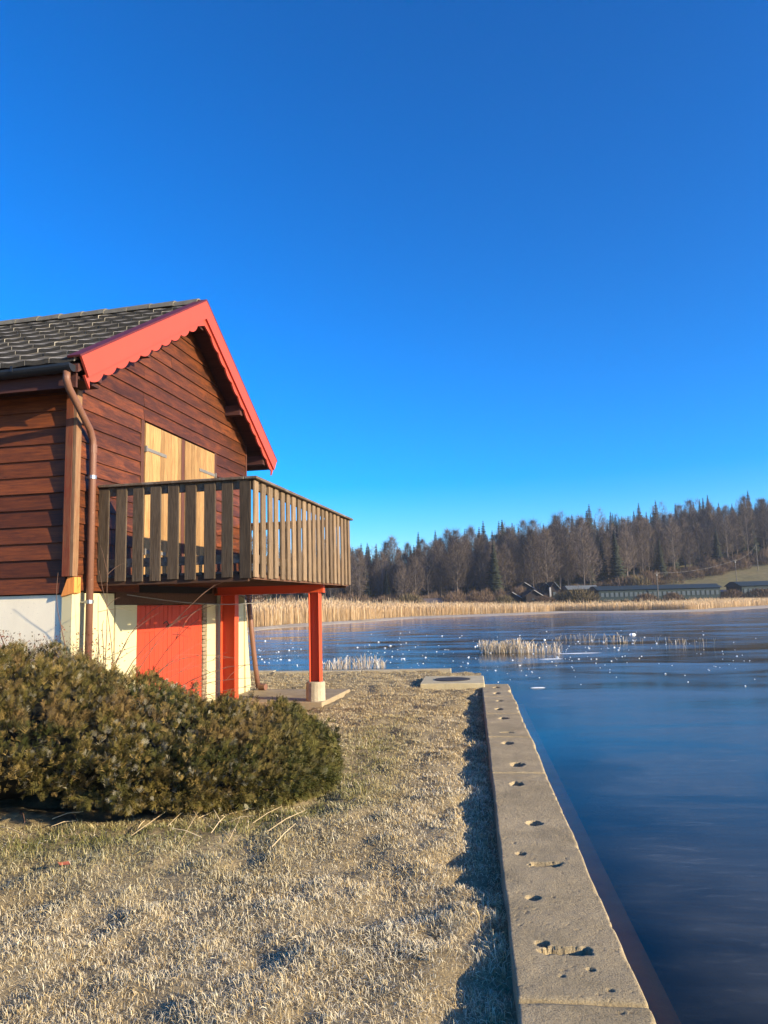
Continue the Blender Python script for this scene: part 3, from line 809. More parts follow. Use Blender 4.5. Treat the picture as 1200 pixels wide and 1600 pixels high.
bx_, by_, bz_ = bush_pt(XX, PP, -.24+lump)
core = np_mesh('inner_shade_hull', np.stack([bx_.ravel(), by_.ravel(), bz_.ravel()], 1)-B0, grid_faces(len(xs), len(ps)), plain('inner_shade_black', (.010, .011, .006), .95))  # near-black hull, colours in the shade between the tufts
ob('inner_shade_hull', core, bush)
NT, PER = 2300, 21
tx_ = -.49 - 5.0*rng.random(NT)**1.2; tp_ = R(-50) + R(235)*rng.random(NT)
NS = NT*PER
ts_id = np.repeat(np.arange(NT), PER)
sx = np.clip(tx_[ts_id] + rng.normal(0, .036, NS), -6.9, -.485); sp = tp_[ts_id] + rng.normal(0, .042, NS)
dome = ((sx-tx_[ts_id])/.066)**2 + ((sp-tp_[ts_id])/.076)**2
so = .38*(fbm(sx*2.6, sp*2.6+4, 81, 3)-.5) + rng.normal(0, .055, NT)[ts_id] + .035 - .085*np.clip(dome, 0, 2.5) - .05*rng.random(NS)**2
px_, py_, pz_ = bush_pt(sx, sp, so)
qx, qy, qz = bush_pt(sx, sp, so+.1)
r1 = bush_pt(sx+.03, sp, so); r2 = bush_pt(sx, sp+.03, so)
t1 = np.stack([r1[0]-px_, r1[1]-py_, r1[2]-pz_], 1); t2 = np.stack([r2[0]-px_, r2[1]-py_, r2[2]-pz_], 1)
nrm = np.cross(t2, t1); nrm /= np.linalg.norm(nrm, axis=1)[:, None]+1e-9
cen = np.stack([np.full(NS, 0), (yF(sx)+yB(sx))/2, np.full(NS, .3)], 1)
outv = np.stack([np.zeros(NS), py_-cen[:, 1], pz_-cen[:, 2]], 1)
flip = (nrm*outv).sum(1) < 0; nrm[flip] *= -1
dirv = nrm*.70 + np.stack([(sx-tx_[ts_id])*7, np.zeros(NS), np.zeros(NS)], 1) + rng.normal(0, .38, (NS, 3)) + np.array([.10, -.05, .38]); dirv /= np.linalg.norm(dirv, axis=1)[:, None]
ref = rng.normal(0, 1, (NS, 3)); side = np.cross(dirv, ref); side /= np.linalg.norm(side, axis=1)[:, None]; top_ = np.cross(side, dirv)
Ls = rng.uniform(.035, .085, NS); base = np.stack([px_, py_, pz_], 1)
keep = ~((sp < R(-6)) & (sx < -1.9+.35*np.sin(sp*9)) & (rng.random(NT)[ts_id] < .985))
V, T, CC = [], [], []
hue = fbm(sx*1.9+3, sp*1.9, 91, 3)
cA, cB_, cC, cD = np.array([.036, .042, .009]), np.array([.108, .084, .018]), np.array([.19, .135, .042]), np.array([.20, .185, .13])
m1 = np.clip((hue-.3)/.4, 0, 1)[:, None]
colr = cA*(1-m1)+cB_*m1; w = rng.random(NS)[:, None]
tw_ = rng.random(NT)[ts_id][:, None]
colr = np.where((w > .80) | ((tw_ > .8) & (w > .5)), cC, colr); colr = np.where((w < .07) | ((tw_ < .15) & (w < .35)), cD, colr)
dead = np.clip((fbm(sx*3.3+11, sp*3.3, 95, 3)-.62)/.10, 0, 1)[:, None]*.5
colr = colr*(1-dead)+np.array([.15, .085, .035])*dead
gr_ = np.array([.075, .085, .018]); right = np.clip((sx+1.3)/.6, 0, 1)[:, None]*.55
colr = colr*(1-right)+gr_*right
colr *= rng.uniform(.65, 1.3, (NS, 1))
LEAF = 9
vidx = 0
for j in range(LEAF):
    t = (j+.5)/LEAF; sgn = -1 if j % 2 else 1
    root = base + dirv*(Ls*t*.9)[:, None]
    ln = (Ls*(.55*(1-t)+.22))[:, None]
    dv = dirv*.62 + side*sgn*.55 + top_*rng.normal(0, .25, (NS, 1)); dv /= np.linalg.norm(dv, axis=1)[:, None]
    tip = root + dv*ln
    wv = np.cross(dv, top_); wv /= np.linalg.norm(wv, axis=1)[:, None]+1e-9
    hw = rng.uniform(.0026, .0046, (NS, 1))
    tri = np.stack([root-wv*hw, root+wv*hw, tip], 1)[keep]
    n_ = len(tri); V.append(tri.reshape(-1, 3)); T.append(np.arange(n_*3).reshape(-1, 3)+vidx); vidx += n_*3
    cj = colr[keep]; tipc = cj*1.25+.012  # lit leaf tips put into the colour, darker towards the root
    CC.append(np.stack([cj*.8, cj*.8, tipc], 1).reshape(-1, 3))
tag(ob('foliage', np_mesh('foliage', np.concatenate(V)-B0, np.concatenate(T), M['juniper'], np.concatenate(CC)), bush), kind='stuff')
for i in range(26):
    x = random.uniform(-4.6, -.9); y0 = float(yF(np.array(x)))
    p0 = Vector((x, y0+.75, -.05)); d = Vector((random.uniform(-.5, .5), -.8, random.uniform(-.02, .35)))
    L = random.uniform(.5, .95); mb = MB()
    mb.tube([p0+d*L*t+Vector((0, 0, .05*math.sin(3*t)))-Vector(B0) for t in (0, .33, .66, 1)], [.016, .012, .008, .004], 5)
    mb.build('branch', M['twig'], bush)

# ------------------------------------------------------------------ grass
def in_bush(x, y):
    s = (x > -7) & (x < -.62) & (y > yF(x)+.22) & (y < yB(x)-.1)
    return s
def in_hut(x, y):
    vx = x*N_H.x+y*N_H.y+5.0; uy = x*U_H.x+y*U_H.y-9.92
    return ((vx > -5.3) & (vx < 0) & (uy > YL) & (uy < YR+.3)) | ((vx > 0) & (vx < 1.96) & (uy > 1.03) & (uy < 2.73))
def in_block(x, y):
    a, s = to_c(x, y); return (a > -1.0) & (a < .2) & (s > 13.3) & (s < 14.67)
def blades(nmul, ymin, ymax, seed, lenr, wid):
    g = np.random.default_rng(seed)
    # sample y with weight (.6y+.5)*(3/y)^1.3
    ys_ = np.linspace(ymin, ymax, 400); wt = (.62*ys_+.6)*(3/ys_)**1.35
    n = int(nmul*np.trapezoid(wt, ys_)) if hasattr(np, 'trapezoid') else int(nmul*np.trapz(wt, ys_))
    cdf = np.cumsum(wt); cdf /= cdf[-1]
    y = np.interp(g.random(n), cdf, ys_); x = -(.62*y+.35) + g.random(n)*(.62*y+.35+.35*y)
    a, s = to_c(x, y)
    ok = (a < .105-.02*g.random(n)) & (s < 16.5) & ~in_bush(x, y) & ~in_hut(x, y) & ~in_block(x, y)
    clump = fbm(x*4.2, y*4.2, 101, 3)
    ok &= g.random(n) < np.clip((clump-.20)*3.4, .50, 1)
    x, y, a, s, clump = x[ok], y[ok], a[ok], s[ok], clump[ok]; n = len(x)
    z = gz(x, y)-.004
    th = g.uniform(0, 6.283, n)          # neighbouring blades lie alike
    lean = np.clip(g.normal(1.0, .42, n), .1, 1.6)
    gy_ = np.clip(1-(np.hypot(x+1.9, (y-5.1)*1.7)-.0)/2.2, 0, 1)       # green fringe by the bush
    gy_ = np.maximum(gy_, np.clip(1.25-np.abs(a+1.15)/.55, 0, 1)*np.clip((s-4.8)/1.2, 0, 1)*np.clip((11.5-s)/3.0, 0, 1))
    front = np.clip(1-np.abs(y-(yF(x)-.12))/.62, 0, 1)*(x < -.5)
    gy_ = np.maximum(gy_*.75, front*1.0)
    ln = g.uniform(*lenr, n)*(.65+.8*clump)*(1+.55*gy_)
    edge = np.clip(1-(.12-a)/.30, 0, 1); ln *= 1-edge*np.clip(.9-1.9*clump, -.9, .5)
    w = g.uniform(.6, 1.25, n)*wid*np.clip(y/4.0, .8, 3.0)
    ux, uy = np.cos(th), np.sin(th)
    d1 = np.stack([ux*np.sin(lean*.45), uy*np.sin(lean*.45), np.cos(lean*.45)], 1)
    d2 = np.stack([ux*np.sin(lean), uy*np.sin(lean), np.cos(lean)], 1)
    bend = lean+g.uniform(.2, .9, n)
    d3 = np.stack([ux*np.sin(bend), uy*np.sin(bend), np.cos(bend)], 1)
    p0 = np.stack([x, y, z], 1); p1 = p0+d1*(ln*.36)[:, None]; p2 = p1+d2*(ln*.36)[:, None]; p3 = p2+d3*(ln*.32)[:, None]
    sd_ = np.stack([-uy, ux, g.normal(0, .35, n)], 1)*w[:, None]
    vv = np.stack([p0-sd_, p0+sd_, p1-sd_*.9, p1+sd_*.9, p2-sd_*.65, p2+sd_*.65, p3], 1).reshape(-1, 3)
    o = (np.arange(n)*7)[:, None]
    tr = np.concatenate([o+np.array([[0, 1, 3]]), o+np.array([[0, 3, 2]]), o+np.array([[2, 3, 5]]), o+np.array([[2, 5, 4]]), o+np.array([[4, 5, 6]])], 0)
    straw = np.array([.80, .61, .30]); pale = np.array([.88, .74, .45]); frost = np.array([.90, .80, .57]); brown = np.array([.25, .165, .08]); green = np.array([.21, .22, .05])
    c = straw[None]*np.ones((n, 1)); rr = g.random(n)
    tone = fbm(x*1.3, y*1.3, 111, 3)
    c = np.where((rr < .30)[:, None], pale, c); c = np.where((rr > .54+.6*(tone-.5))[:, None], frost, c); c = np.where((rr > .93)[:, None], brown, c)
    gm = np.clip(gy_*1.0+.10*(tone-.5), 0, .9)*(g.random(n) < .85)
    c = c*(1-gm[:, None])+green*gm[:, None]
    far_warm = np.clip((y-6)/6, 0, 1)[:, None]; c = c*(1-.45*far_warm)+np.array([.40, .29, .125])*.45*far_warm
    c = np.clip(c*g.uniform(.75, 1.15, (n, 1)), 0, .95)
    cc = np.repeat(c, 7, 0).reshape(n, 7, 3); cc[:, :2] *= .40; cc[:, 2:4] *= .80  # blade roots coloured darker to imitate shaded gaps in the turf
    return vv, tr, cc.reshape(-1, 3)
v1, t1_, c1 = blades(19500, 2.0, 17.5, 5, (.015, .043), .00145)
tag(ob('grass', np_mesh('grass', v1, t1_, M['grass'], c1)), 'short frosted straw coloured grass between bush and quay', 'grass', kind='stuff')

# dead stalks at the foot of the bush
STALKS = [((205, 1312), (330, 1248)), ((262, 1300), (300, 1268)), ((310, 1282), (372, 1262)), ((255, 1268), (345, 1287)), ((330, 1305), (352, 1290)), ((418, 1297), (476, 1272)), ((425, 1323), (462, 1297)), ((305, 1262), (410, 1246)),
          ((380, 1258), (440, 1240)), ((345, 1280), (430, 1262)), ((0, 1307), (40, 1306)), ((214, 1303), (226, 1292)), ((430, 1252), (492, 1232)), ((280, 1318), (318, 1262)), ((395, 1285), (440, 1262)), ((440, 1285), (441, 1235))]
for k in range(8):
    a_ = (random.uniform(10, 480), random.uniform(1268, 1312)); STALKS.append((a_, (a_[0]+random.choice((-1, 1))*random.uniform(15, 60), a_[1]-random.uniform(-6, 22))))
for i, (p, q) in enumerate(STALKS):
    a = on_z(*p, -.02); b = on_z(*q, .0); b = a + (b-a).normalized()*min((b-a).length, .95)
    b.z = random.uniform(.0, .05) + (.06 if i % 4 == 0 else 0); a.z = float(gz(a.x, a.y))+.02
    c_ = (a+b)/2; mid = Vector((random.uniform(-.008, .008), random.uniform(-.008, .008), .012))
    o = MB().tube([a-c_, mid, b-c_], [.003, .0027, .0015], 5).build('dead_stalk', M['straw'], None, tuple(c_))
    tag(o, 'pale dry plant stalk lying at the foot of the juniper bush', 'stalk', 'dry stalks at the foot of the bush')
lf = on_z(97, 1357, -.02)
tag(MB().add([(0, 0, .02), (.03, .02, .035), (.05, 0, .02), (.03, -.025, .03), (-.02, .012, .03), (.0, -.03, .028), (-.03, 0, .04)], [(0, 1, 2, 3), (0, 4, 1), (0, 3, 5), (0, 6, 4), (0, 5, 6)]).build('fallen_leaf', M['redleaf'], None, tuple(lf)), 'single red fallen leaf on the frosted grass', 'leaf')

# bare arching shrub by the downpipe and the dry shrub left of it
def twig(mb, p, d, L, r, droop, n=9, wig=.03):
    pts = []; p = Vector(p); d = Vector(d).normalized()
    for i in range(n):
        pts.append(p.copy()); p = p + d*(L/(n-1)); d = (d + Vector((random.uniform(-wig, wig), random.uniform(-wig, wig), -droop/(n-1)+random.uniform(-wig, wig)))).normalized()
    mb.tube(pts, [r*(1-.75*i/(n-1)) for i in range(n)], 5); return pts
sb = empty('bare_shrub', tuple(at(135, 1010, 8.0)) if 0 else (-3.05, 8.05, -.08))
tag(sb, 'leafless shrub with long arching twigs beside the downpipe', 'shrub')
mb = MB()
for i in range(26):
    d = (random.uniform(.05, 1.1), random.uniform(-.35, .35), random.uniform(.9, 1.6))
    L = random.uniform(1.3, 2.3)
    pts = twig(mb, (random.uniform(-.18, .15), random.uniform(-.12, .12), 0), d, L, .0075, random.uniform(.8, 2.0), 11, .06)
    for k in range(3):
        q = pts[random.randint(4, 9)]; twig(mb, q, (random.uniform(-.3, 1), random.uniform(-.5, .5), random.uniform(-.3, .9)), random.uniform(.15, .5), .0035, .5, 5, .08)
mb.build('twigs', M['twig'], sb)
ds_ = empty('dry_shrub', (-3.6, 7.75, -.08)); tag(ds_, 'low reddish brown dry shrub behind the juniper at the white wall', 'shrub')
mb = MB(); tips = []
for i in range(120):
    p = (random.uniform(-.6, .75), random.uniform(-.2, .2), .75)
    tips += twig(mb, p, (random.uniform(-.5, .5), random.uniform(-.3, .3), 1), random.uniform(.35, .70), .004, .3, 6, .15)[2:]
for (bxp, tx) in ((-.55, -.62), (.05, -.2)):
    twig(mb, (bxp+.35, -.1, .9), (-.38, .0, 1), 1.45 if bxp < -.3 else 1.15, .007, .0, 9, .10)
mb.build('twigs', M['twig'], ds_)
lv, lt, lc = [], [], []
for i in range(1500):
    p = random.choice(tips) + Vector((random.gauss(0, .03), random.gauss(0, .03), random.gauss(0, .03)))
    a, b = Vector((random.gauss(0, 1), random.gauss(0, 1), random.gauss(0, 1))).normalized()*.012, Vector((random.gauss(0, 1), random.gauss(0, 1), random.gauss(0, 1))).normalized()*.009
    o = len(lv); lv += [p-a, p+b, p+a, p-b]; lt.append((o, o+1, o+2, o+3)); c = random.choice(((.20, .05, .03), (.14, .07, .04), (.18, .11, .06), (.10, .09, .05))); lc += [c]*4
ob('dry_leaves', np_mesh('dry_leaves', np.array([tuple(p) for p in lv]), np.array(lt), M['leafdry'], np.array(lc)), ds_)

# ------------------------------------------------------------------ reeds and loose ice on the lake
def reeds(n, xf, yf, hmin, hmax, w, seed, loc=(0, 0, 0), zf=None, lean=.12, seg=True, cols=None):
    g = np.random.default_rng(seed)
    x, y = xf(g, n), None
    y = yf(g, n, x)
    z = np.full(n, ICE-.02) if zf is None else zf(x, y)
    h = g.uniform(hmin, hmax, n)*(.55+.9*fbm(x*1.7, y*1.7, seed, 2)) if w < .012 else g.uniform(hmin, hmax, n)
    th = g.uniform(0, 6.28, n); le = np.abs(g.normal(0, lean, n))
    d = np.stack([np.cos(th)*le, np.sin(th)*le, np.ones(n)], 1)
    b = np.stack([x, y, z], 1)-np.array(loc); m_ = b+d*(h*.6)[:, None]
    d2 = d+np.stack([np.cos(th)*le*1.2, np.sin(th)*le*1.2, np.zeros(n)], 1); t = m_+d2*(h*.4)[:, None]
    fa = g.uniform(-.8, .8, n); sd_ = np.stack([np.cos(fa), np.sin(fa), np.zeros(n)], 1)*(w*g.uniform(.6, 1.3, n))[:, None]
    v = np.stack([b-sd_*.6, b+sd_*.6, m_-sd_*.8, m_+sd_*.8, t-sd_*.9, t+sd_*.9], 1).reshape(-1, 3)
    o = (np.arange(n)*6)[:, None]
    tr = np.concatenate([o+np.array([[0, 1, 3]]), o+np.array([[0, 3, 2]]), o+np.array([[2, 3, 5]]), o+np.array([[2, 5, 4]])], 0)
    c0 = np.array(cols or [(.52, .36, .19), (.62, .46, .27), (.44, .29, .15), (.64, .51, .34)])
    c = c0[g.integers(0, len(c0), n)]*g.uniform(.75, 1.15, (n, 1))
    cc = np.repeat(c, 6, 0).reshape(n, 6, 3); cc[:, 4:] *= 1.08
    return v, tr, cc.reshape(-1, 3)
def bed_h(x): return np.interp(x, [-60, -8, 3, 25, 60, 150], [1.95, 1.8, 1.35, 1.0, .92, .95])
vs_, ts_, cs_ = reeds(125000, lambda g, n: np.where(g.random(n) < .45, g.uniform(-45, 12, n), g.uniform(0, 110, n)), lambda g, n, x: shore(x)+2.0+4*fbm(x*.15, x*0, 7, 2)+np.abs(g.normal(0, 1, n))**1.2*7.0, .70, 1.05, .015, 3, zf=lambda x, y: np.maximum(hill(x, y), ICE)-.02, lean=.07)
hgt = bed_h(vs_[:, 0]); vs_[:, 2] = np.where(True, ICE + (vs_[:, 2]-ICE)*hgt*(.86+.28*fbm(vs_[:, 0]*.35, vs_[:, 1]*.35, 13, 3)), 0)
tag(ob('reed_bed', np_mesh('reed_bed', vs_, ts_, M['reed'], cs_)), 'golden dry reed bed along the far shore', 'reeds', kind='stuff')
# trampled pale reed litter on the frozen margin
gx = np.linspace(-40, 110, 300); gd = np.linspace(-3.5, 3.5, 12)
LX, LD = np.meshgrid(gx, gd, indexing='ij')
LY = shore(LX)+LD*(.55+.9*fbm(LX*.11, LX*0+2, 9, 3)) ; LZ = ICE+.012+np.clip((LD+3.5)/7, 0, 1)*.16+.03*fbm(LX*2, LY*2, 4, 2)
LZ[:, 0] = ICE-.03; LZ[:, -1] = ICE-.1
tag(ob('frosted_margin', np_mesh('frosted_margin', np.stack([LX.ravel(), LY.ravel(), LZ.ravel()], 1), grid_faces(300, 12), M['shelf'], smooth=True)), 'pale frosted litter at the edge of the reeds', kind='stuff')
CLUMPS = [('thin reed clump standing in the ice behind the right hut post', (500, 1046), (600, 1043), 260, .15, .36, .4),
          ('densest straw coloured reed clump standing in the lake ice', (757, 1020), (880, 1020), 800, .18, .44, .35),
          ('sparse far reed clump right of the dense one', (860, 1000), (1008, 1006), 60, .15, .40, .7),
          ('few scattered reed stems at the right of the ice', (1030, 1005), (1110, 1010), 22, .15, .35, 1.0)]
for i, (lab, p, q, n, h0, h1, dep) in enumerate(CLUMPS):
    a, b = on_z(*p, ICE), on_z(*q, ICE); c_ = (a+b)/2
    def xf(g, n, a=a, b=b, i=i):
        t = g.random(n); t = np.clip(np.where(g.random(n) < .6, .22+.15*g.normal(0, 1, n), g.random(n)**1.4), -.05, 1.05) if i == 1 else t+.03*g.normal(0, 1, n)
        xf.t = t; return a.x+(b.x-a.x)*t
    def yf(g, n, x, a=a, b=b, dep=dep): return a.y+(b.y-a.y)*xf.t+g.normal(0, .45, n)*dep
    v, t, c = reeds(n, xf, yf, h0, h1, .0075, 40+i, loc=(c_.x, c_.y, ICE), lean=.22, cols=[(.55, .43, .27), (.66, .57, .42), (.46, .34, .20), (.70, .66, .58)])
    tag(ob('reed_clump', np_mesh('reed_clump', v, t, M['reed'], c), None, (c_.x, c_.y, ICE)), lab, 'reeds', kind='stuff')
chunks = []
for k in range(8):
    bm = bmesh.new(); bmesh.ops.create_icosphere(bm, subdivisions=1, radius=1)
    for v in bm.verts: v.co = Vector((v.co.x*random.uniform(.6, 1.2), v.co.y*random.uniform(.6, 1.2), v.co.z*random.uniform(.35, .9)))
    me = bpy.data.meshes.new('ice_chunk'); bm.to_mesh(me); bm.free(); me.materials.append(M['chunk']); chunks.append(me)
cnt = 0
while cnt < 260:
    x = random.uniform(400, 1200); y = random.choice((random.gauss(1012, 12), random.gauss(1040, 16), random.gauss(1025, 20)))
    if not 984 < y < 1078 or (x < 660 and y > 1044): continue
    if random.random() < .35 and x > 1000: continue
    p = on_z(x, y, ICE); s = p.y/1150*random.choice((.8, .9, 1.0, 1.1, 1.3, 1.6, 2.2))*.85
    o = ob('ice_chunk', random.choice(chunks), None, (p.x, p.y, ICE+s*.30), (0, 0, random.uniform(0, 6)), (s*random.uniform(.8, 1.6), s, s*.8))
    tag(o, 'small white lump of broken ice lying on the frozen lake', 'ice chunk', 'ice lumps scattered on the lake'); cnt += 1
for (px, py, L, W, lab) in ((905, 1021, 1.6, .28, 'long white frost streak on the ice in front of the dense reeds'), (860, 1030, .8, .15, 'short white frost streak on the ice below the long one'), (970, 976, .36, .26, 'large white ice lump among the sparse far reeds'), (840, 1075, .32, .12, 'flat white ice plate off the end of the quay')):
    p = on_z(px, py, ICE); n = 14
    vs = [(L/2*math.cos(2*math.pi*k/n)*random.uniform(.7, 1.1), W/2*math.sin(2*math.pi*k/n)*random.uniform(.6, 1.1), 0) for k in range(n)]
    hgt_ = .07 if W == .26 else .012
    mb = MB().add(vs+[(v[0]*.6, v[1]*.6, hgt_) for v in vs], [tuple(range(n, 2*n))]+[(k, (k+1) % n, n+(k+1) % n, n+k) for k in range(n)])
    if W == .26: p = on_z(988, 992, ICE)
    tag(mb.build('ice_plate', M['chunk'], None, (p.x, p.y, ICE+.004)), lab, 'ice')

# ------------------------------------------------------------------ far buildings, poles, wires
def far_house(name, lab, cat, px0, px1, Y, zb, wall_h, roof_h, wallm, roofm, depth=6.0, gable=False, windows=0, trim=None, piles=0, wz=.5, over=.4, wfrac=.22):
    a, b = at(px0, 930, Y), at(px1, 930, Y); L = (b-a).length
    ang = math.atan2(b.y-a.y, b.x-a.x)
    e = empty(name, (a.x, a.y, zb), ang); tag(e, lab, cat)
    MB().box(0, L, 0, depth, piles, wall_h).build('wall', wallm, e)
    if piles:
        n = max(3, int(L/3.2))
        for i in range(n+1):
            MB().box(-.12, .12, 0, .24, -1.0, piles+.02).build('pile', wallm, e, (.15+i*(L-.3)/n, .15, 0))
    if gable:   # ridge runs away from the lake: the gable end faces us
        MB().prism([(0, 0, wall_h), (L, 0, wall_h), (L/2, 0, wall_h+roof_h)], (0, depth, 0)).build('gable', wallm, e)
        rf = MB()
        for s in (0, 1):
            x0, x1 = (-over, L/2) if s == 0 else (L+over, L/2)
            z0 = wall_h-over*roof_h/(L/2)
            rf.prism([(x0, -over, z0), (x1, -over, wall_h+roof_h+.01), (x1, -over, wall_h+roof_h+.16), (x0, -over, z0+.15)], (0, depth+2*over, 0))
        rf = rf.build('roof', roofm, e)
        if trim:
            for s in (0, 1):
                x0, x1 = (-over, L/2) if s == 0 else (L+over, L/2)
                z0 = wall_h-over*roof_h/(L/2)
                MB().prism([(x0, -over-.06, z0+.0), (x1, -over-.06, wall_h+roof_h+.02), (x1, -over-.06, wall_h+roof_h+.18), (x0, -over-.06, z0+.17)], (0, .05, 0)).build('barge_board', trim if s else M['far_dark'], rf)
    else:
        rf = MB().prism([(-over, -over, wall_h), (-over, depth+over, wall_h), (-over, depth*.62, wall_h+roof_h), (-over, depth*.38, wall_h+roof_h)], (L+2*over, 0, 0)) if roof_h > .7 else MB().prism([(-over, -over, wall_h), (-over, depth+over, wall_h+roof_h), (-over, depth+over, wall_h+roof_h+.12), (-over, -over, wall_h+.12)], (L+2*over, 0, 0))
        rf.build('roof', roofm, e)
    if windows:
        zc = piles+(wall_h-piles)*wz; hw = (wall_h-piles)*wfrac
        fm = MB().box(-.36, .36, -.05, -.005, -hw, hw).mesh('window', wallm); pm = MB().box(-.30, .30, -.065, -.052, -hw+.06, hw-.06).mesh('pane', M['pane'])
        for i in range(windows):
            w_ = ob('window', fm, e, ((i+.7)*L/(windows+.4), 0, zc)); ob('pane', pm, w_)
    return e
YB = 152
zb = lambda px, Y: float(hill(at(px, 930, Y).x, Y))
far_house('lakeside_pavilion', 'long dark green building with a row of small windows, raised on piles behind the reeds', 'building', 936, 1126, YB, .35, 2.75, .85, M['far_green'], M['far_roof'], 7, False, 25, None, .55, .55)
far_house('lakeside_pavilion', 'dark green windowed building cut by the right edge of the picture', 'building', 1160, 1262, YB+1, .45, 2.85, .95, M['far_green'], M['far_roof'], 7, False, 13, None, .55, .55)
far_house('linking_shed', 'low shed with grey roof joining the two green buildings', 'shed', 1124, 1158, YB+5, .7, 1.4, .4, M['far_green'], M['far_grey'], 4)
far_house('grey_roofed_house', 'dark house with pale grey roof left of the long green building', 'house', 890, 934, YB+10, .6, 2.9, .9, M['far_dark'], M['far_grey'], 6)
far_house('chalet', 'leftmost small dark chalet of the group at the wood edge', 'chalet', 788, 812, YB+3, .4, 1.7, 1.0, M['far_dark'], M['far_dark'], 6, True, 1, M['far_white'])
far_house('chalet', 'taller dark chalet with white gable edge behind the leftmost one', 'chalet', 806, 834, YB+12, .8, 3.2, 1.3, M['far_dark'], M['far_dark'], 6, True, 1, M['far_white'])
far_house('chalet', 'low dark chalet with white gable edge in the middle of the group', 'chalet', 822, 846, YB, .4, 2.0, 1.0, M['far_dark'], M['far_dark'], 6, True, 1, M['far_white'])
far_house('chalet', 'dark chalet with pale gable right of the middle of the group', 'chalet', 843, 862, YB+8, .8, 3.0, 1.2, M['far_dark'], M['far_dark'], 6, True, 1, M['far_grey'])
far_house('chalet', 'rightmost narrow chalet of the group with a white wall strip', 'chalet', 860, 873, YB+6, .8, 3.2, 1.1, M['far_dark'], M['far_dark'], 6, True, 1, M['far_grey'])
p = at(860, 930, YB+4); tag(MB().box(-.18, .18, -.1, .1, 0, 3.4).build('white_chimney', M['far_white'], None, (p.x, p.y, .6), bev=.03), 'narrow white upright stack between the two right chalets', 'chimney')
far_house('boat_shed', 'long low grey brown shed among bushes at the foot of the wood', 'shed', 626, 690, 148, .2, 1.2, .9, M['far_dark'], plain('old_board_roof', (.12, .10, .09), .8), 6)
def pole(px, Y, h, lab, arm=0.0):
    p = at(px, 930, Y); z0 = zb(px, Y)-.2
    e = empty('utility_pole', (p.x, Y, z0)); tag(e, lab, 'pole')
    MB().tube([(0, 0, 0), (0, 0, h)], [.10, .07], 8).build('shaft', M['pole'], e)
    if arm: MB().box(-.5, .5, -.05, .05, h-.35, h-.25).build('crossarm', M['pole'], e); MB().box(-.10, .10, -.10, .10, h-.8, h-.5).build('lamp_box', M['far_white'], e)
    return Vector((p.x, Y, z0+h-.2))
w1 = pole(1028.5, 151, 6.1, 'pale pole with a crossarm beside the long green building', .5)
w2 = pole(1153, 178, 6.0, 'grey utility pole on the meadow slope at the right', .4)
w3 = pole(1188, 192, 7.0, 'thin utility pole at the wood edge near the right border')
for i, (a, b) in enumerate(((w1, w2), (w2, w3))):
    c_ = (a+b)/2
    tag(MB().tube([a.lerp(b, t)-c_-Vector((0, 0, .8*4*t*(1-t))) for t in np.linspace(0, 1, 12)], .022, 4).build('overhead_wire', M['wire'], None, tuple(c_)),
        ('overhead wire from the crossarm pole to the meadow pole', 'overhead wire from the meadow pole to the wood edge')[i], 'wire')

# ------------------------------------------------------------------ trees
def twig_cloud(n, crown, seed, w=.05, trunk_h=9.0, H=17.0, up=.55):
    g = np.random.default_rng(seed); V, T = [], []
    # limbs from the trunk to points in the crown, then twigs at the limb ends
    z = trunk_h*.45 + (H-trunk_h*.45)*g.random(n)**.85
    t = (z-trunk_h*.45)/(H-trunk_h*.45)
    rad = crown*np.clip(np.sin(np.pi*np.clip(t*.86+.12, 0, 1)), .05, 1)*np.sqrt(g.random(n))*(.75+.5*vnoise(g.random(n)*6, t*5, seed))
    th = g.uniform(0, 6.283, n); c = np.stack([np.cos(th)*rad, np.sin(th)*rad, z], 1)
    d = np.stack([np.cos(th)*(1-up), np.sin(th)*(1-up), np.full(n, up)], 1)+g.normal(0, .35, (n, 3)); d /= np.linalg.norm(d, axis=1)[:, None]
    L = g.uniform(.7, 2.2, n)[:, None]; s = np.cross(d, g.normal(0, 1, (n, 3))); s /= np.linalg.norm(s, axis=1)[:, None]
    tri = np.stack([c-s*w, c+s*w, c+d*L], 1).reshape(-1, 3)
    return tri, np.arange(n*3).reshape(-1, 3)
def decid(seed, H, crown, n):
    random.seed(seed)
    tr = MB(); tr.tube([(0, 0, -.5), (.05, .0, H*.3), (.1*random.uniform(-1, 1), .1, H*.6), (.2*random.uniform(-1, 1), 0, H*.95)], [.20, .16, .10, .03], 6)
    for k in range(14):
        zz = random.uniform(H*.28, H*.85); a = random.uniform(0, 6.28); L = crown*random.uniform(.5, .95)
        tr.tube([(0, 0, zz), (math.cos(a)*L*.5, math.sin(a)*L*.5, zz+L*.55), (math.cos(a)*L*.8, math.sin(a)*L*.8, zz+L*1.25)], [.07, .045, .015], 4)
    v, t = twig_cloud(n+700, crown*1.12, seed, .030, H*.5, H, .6)
    return tr, v, t
DEC = []
for k, (H, cr, n) in enumerate(((17, 2.6, 1500), (19, 2.3, 1500), (15, 2.9, 1500), (18, 3.2, 1700), (13, 2.4, 1200), (20, 2.7, 1600), (16, 2.0, 1300))):
    tr, v, t = decid(300+k, H, cr, n); DEC.append((tr.mesh('trunk', M['bark']), np_mesh('crown', v, t, M['twigs']), H, (tr, v, t)))
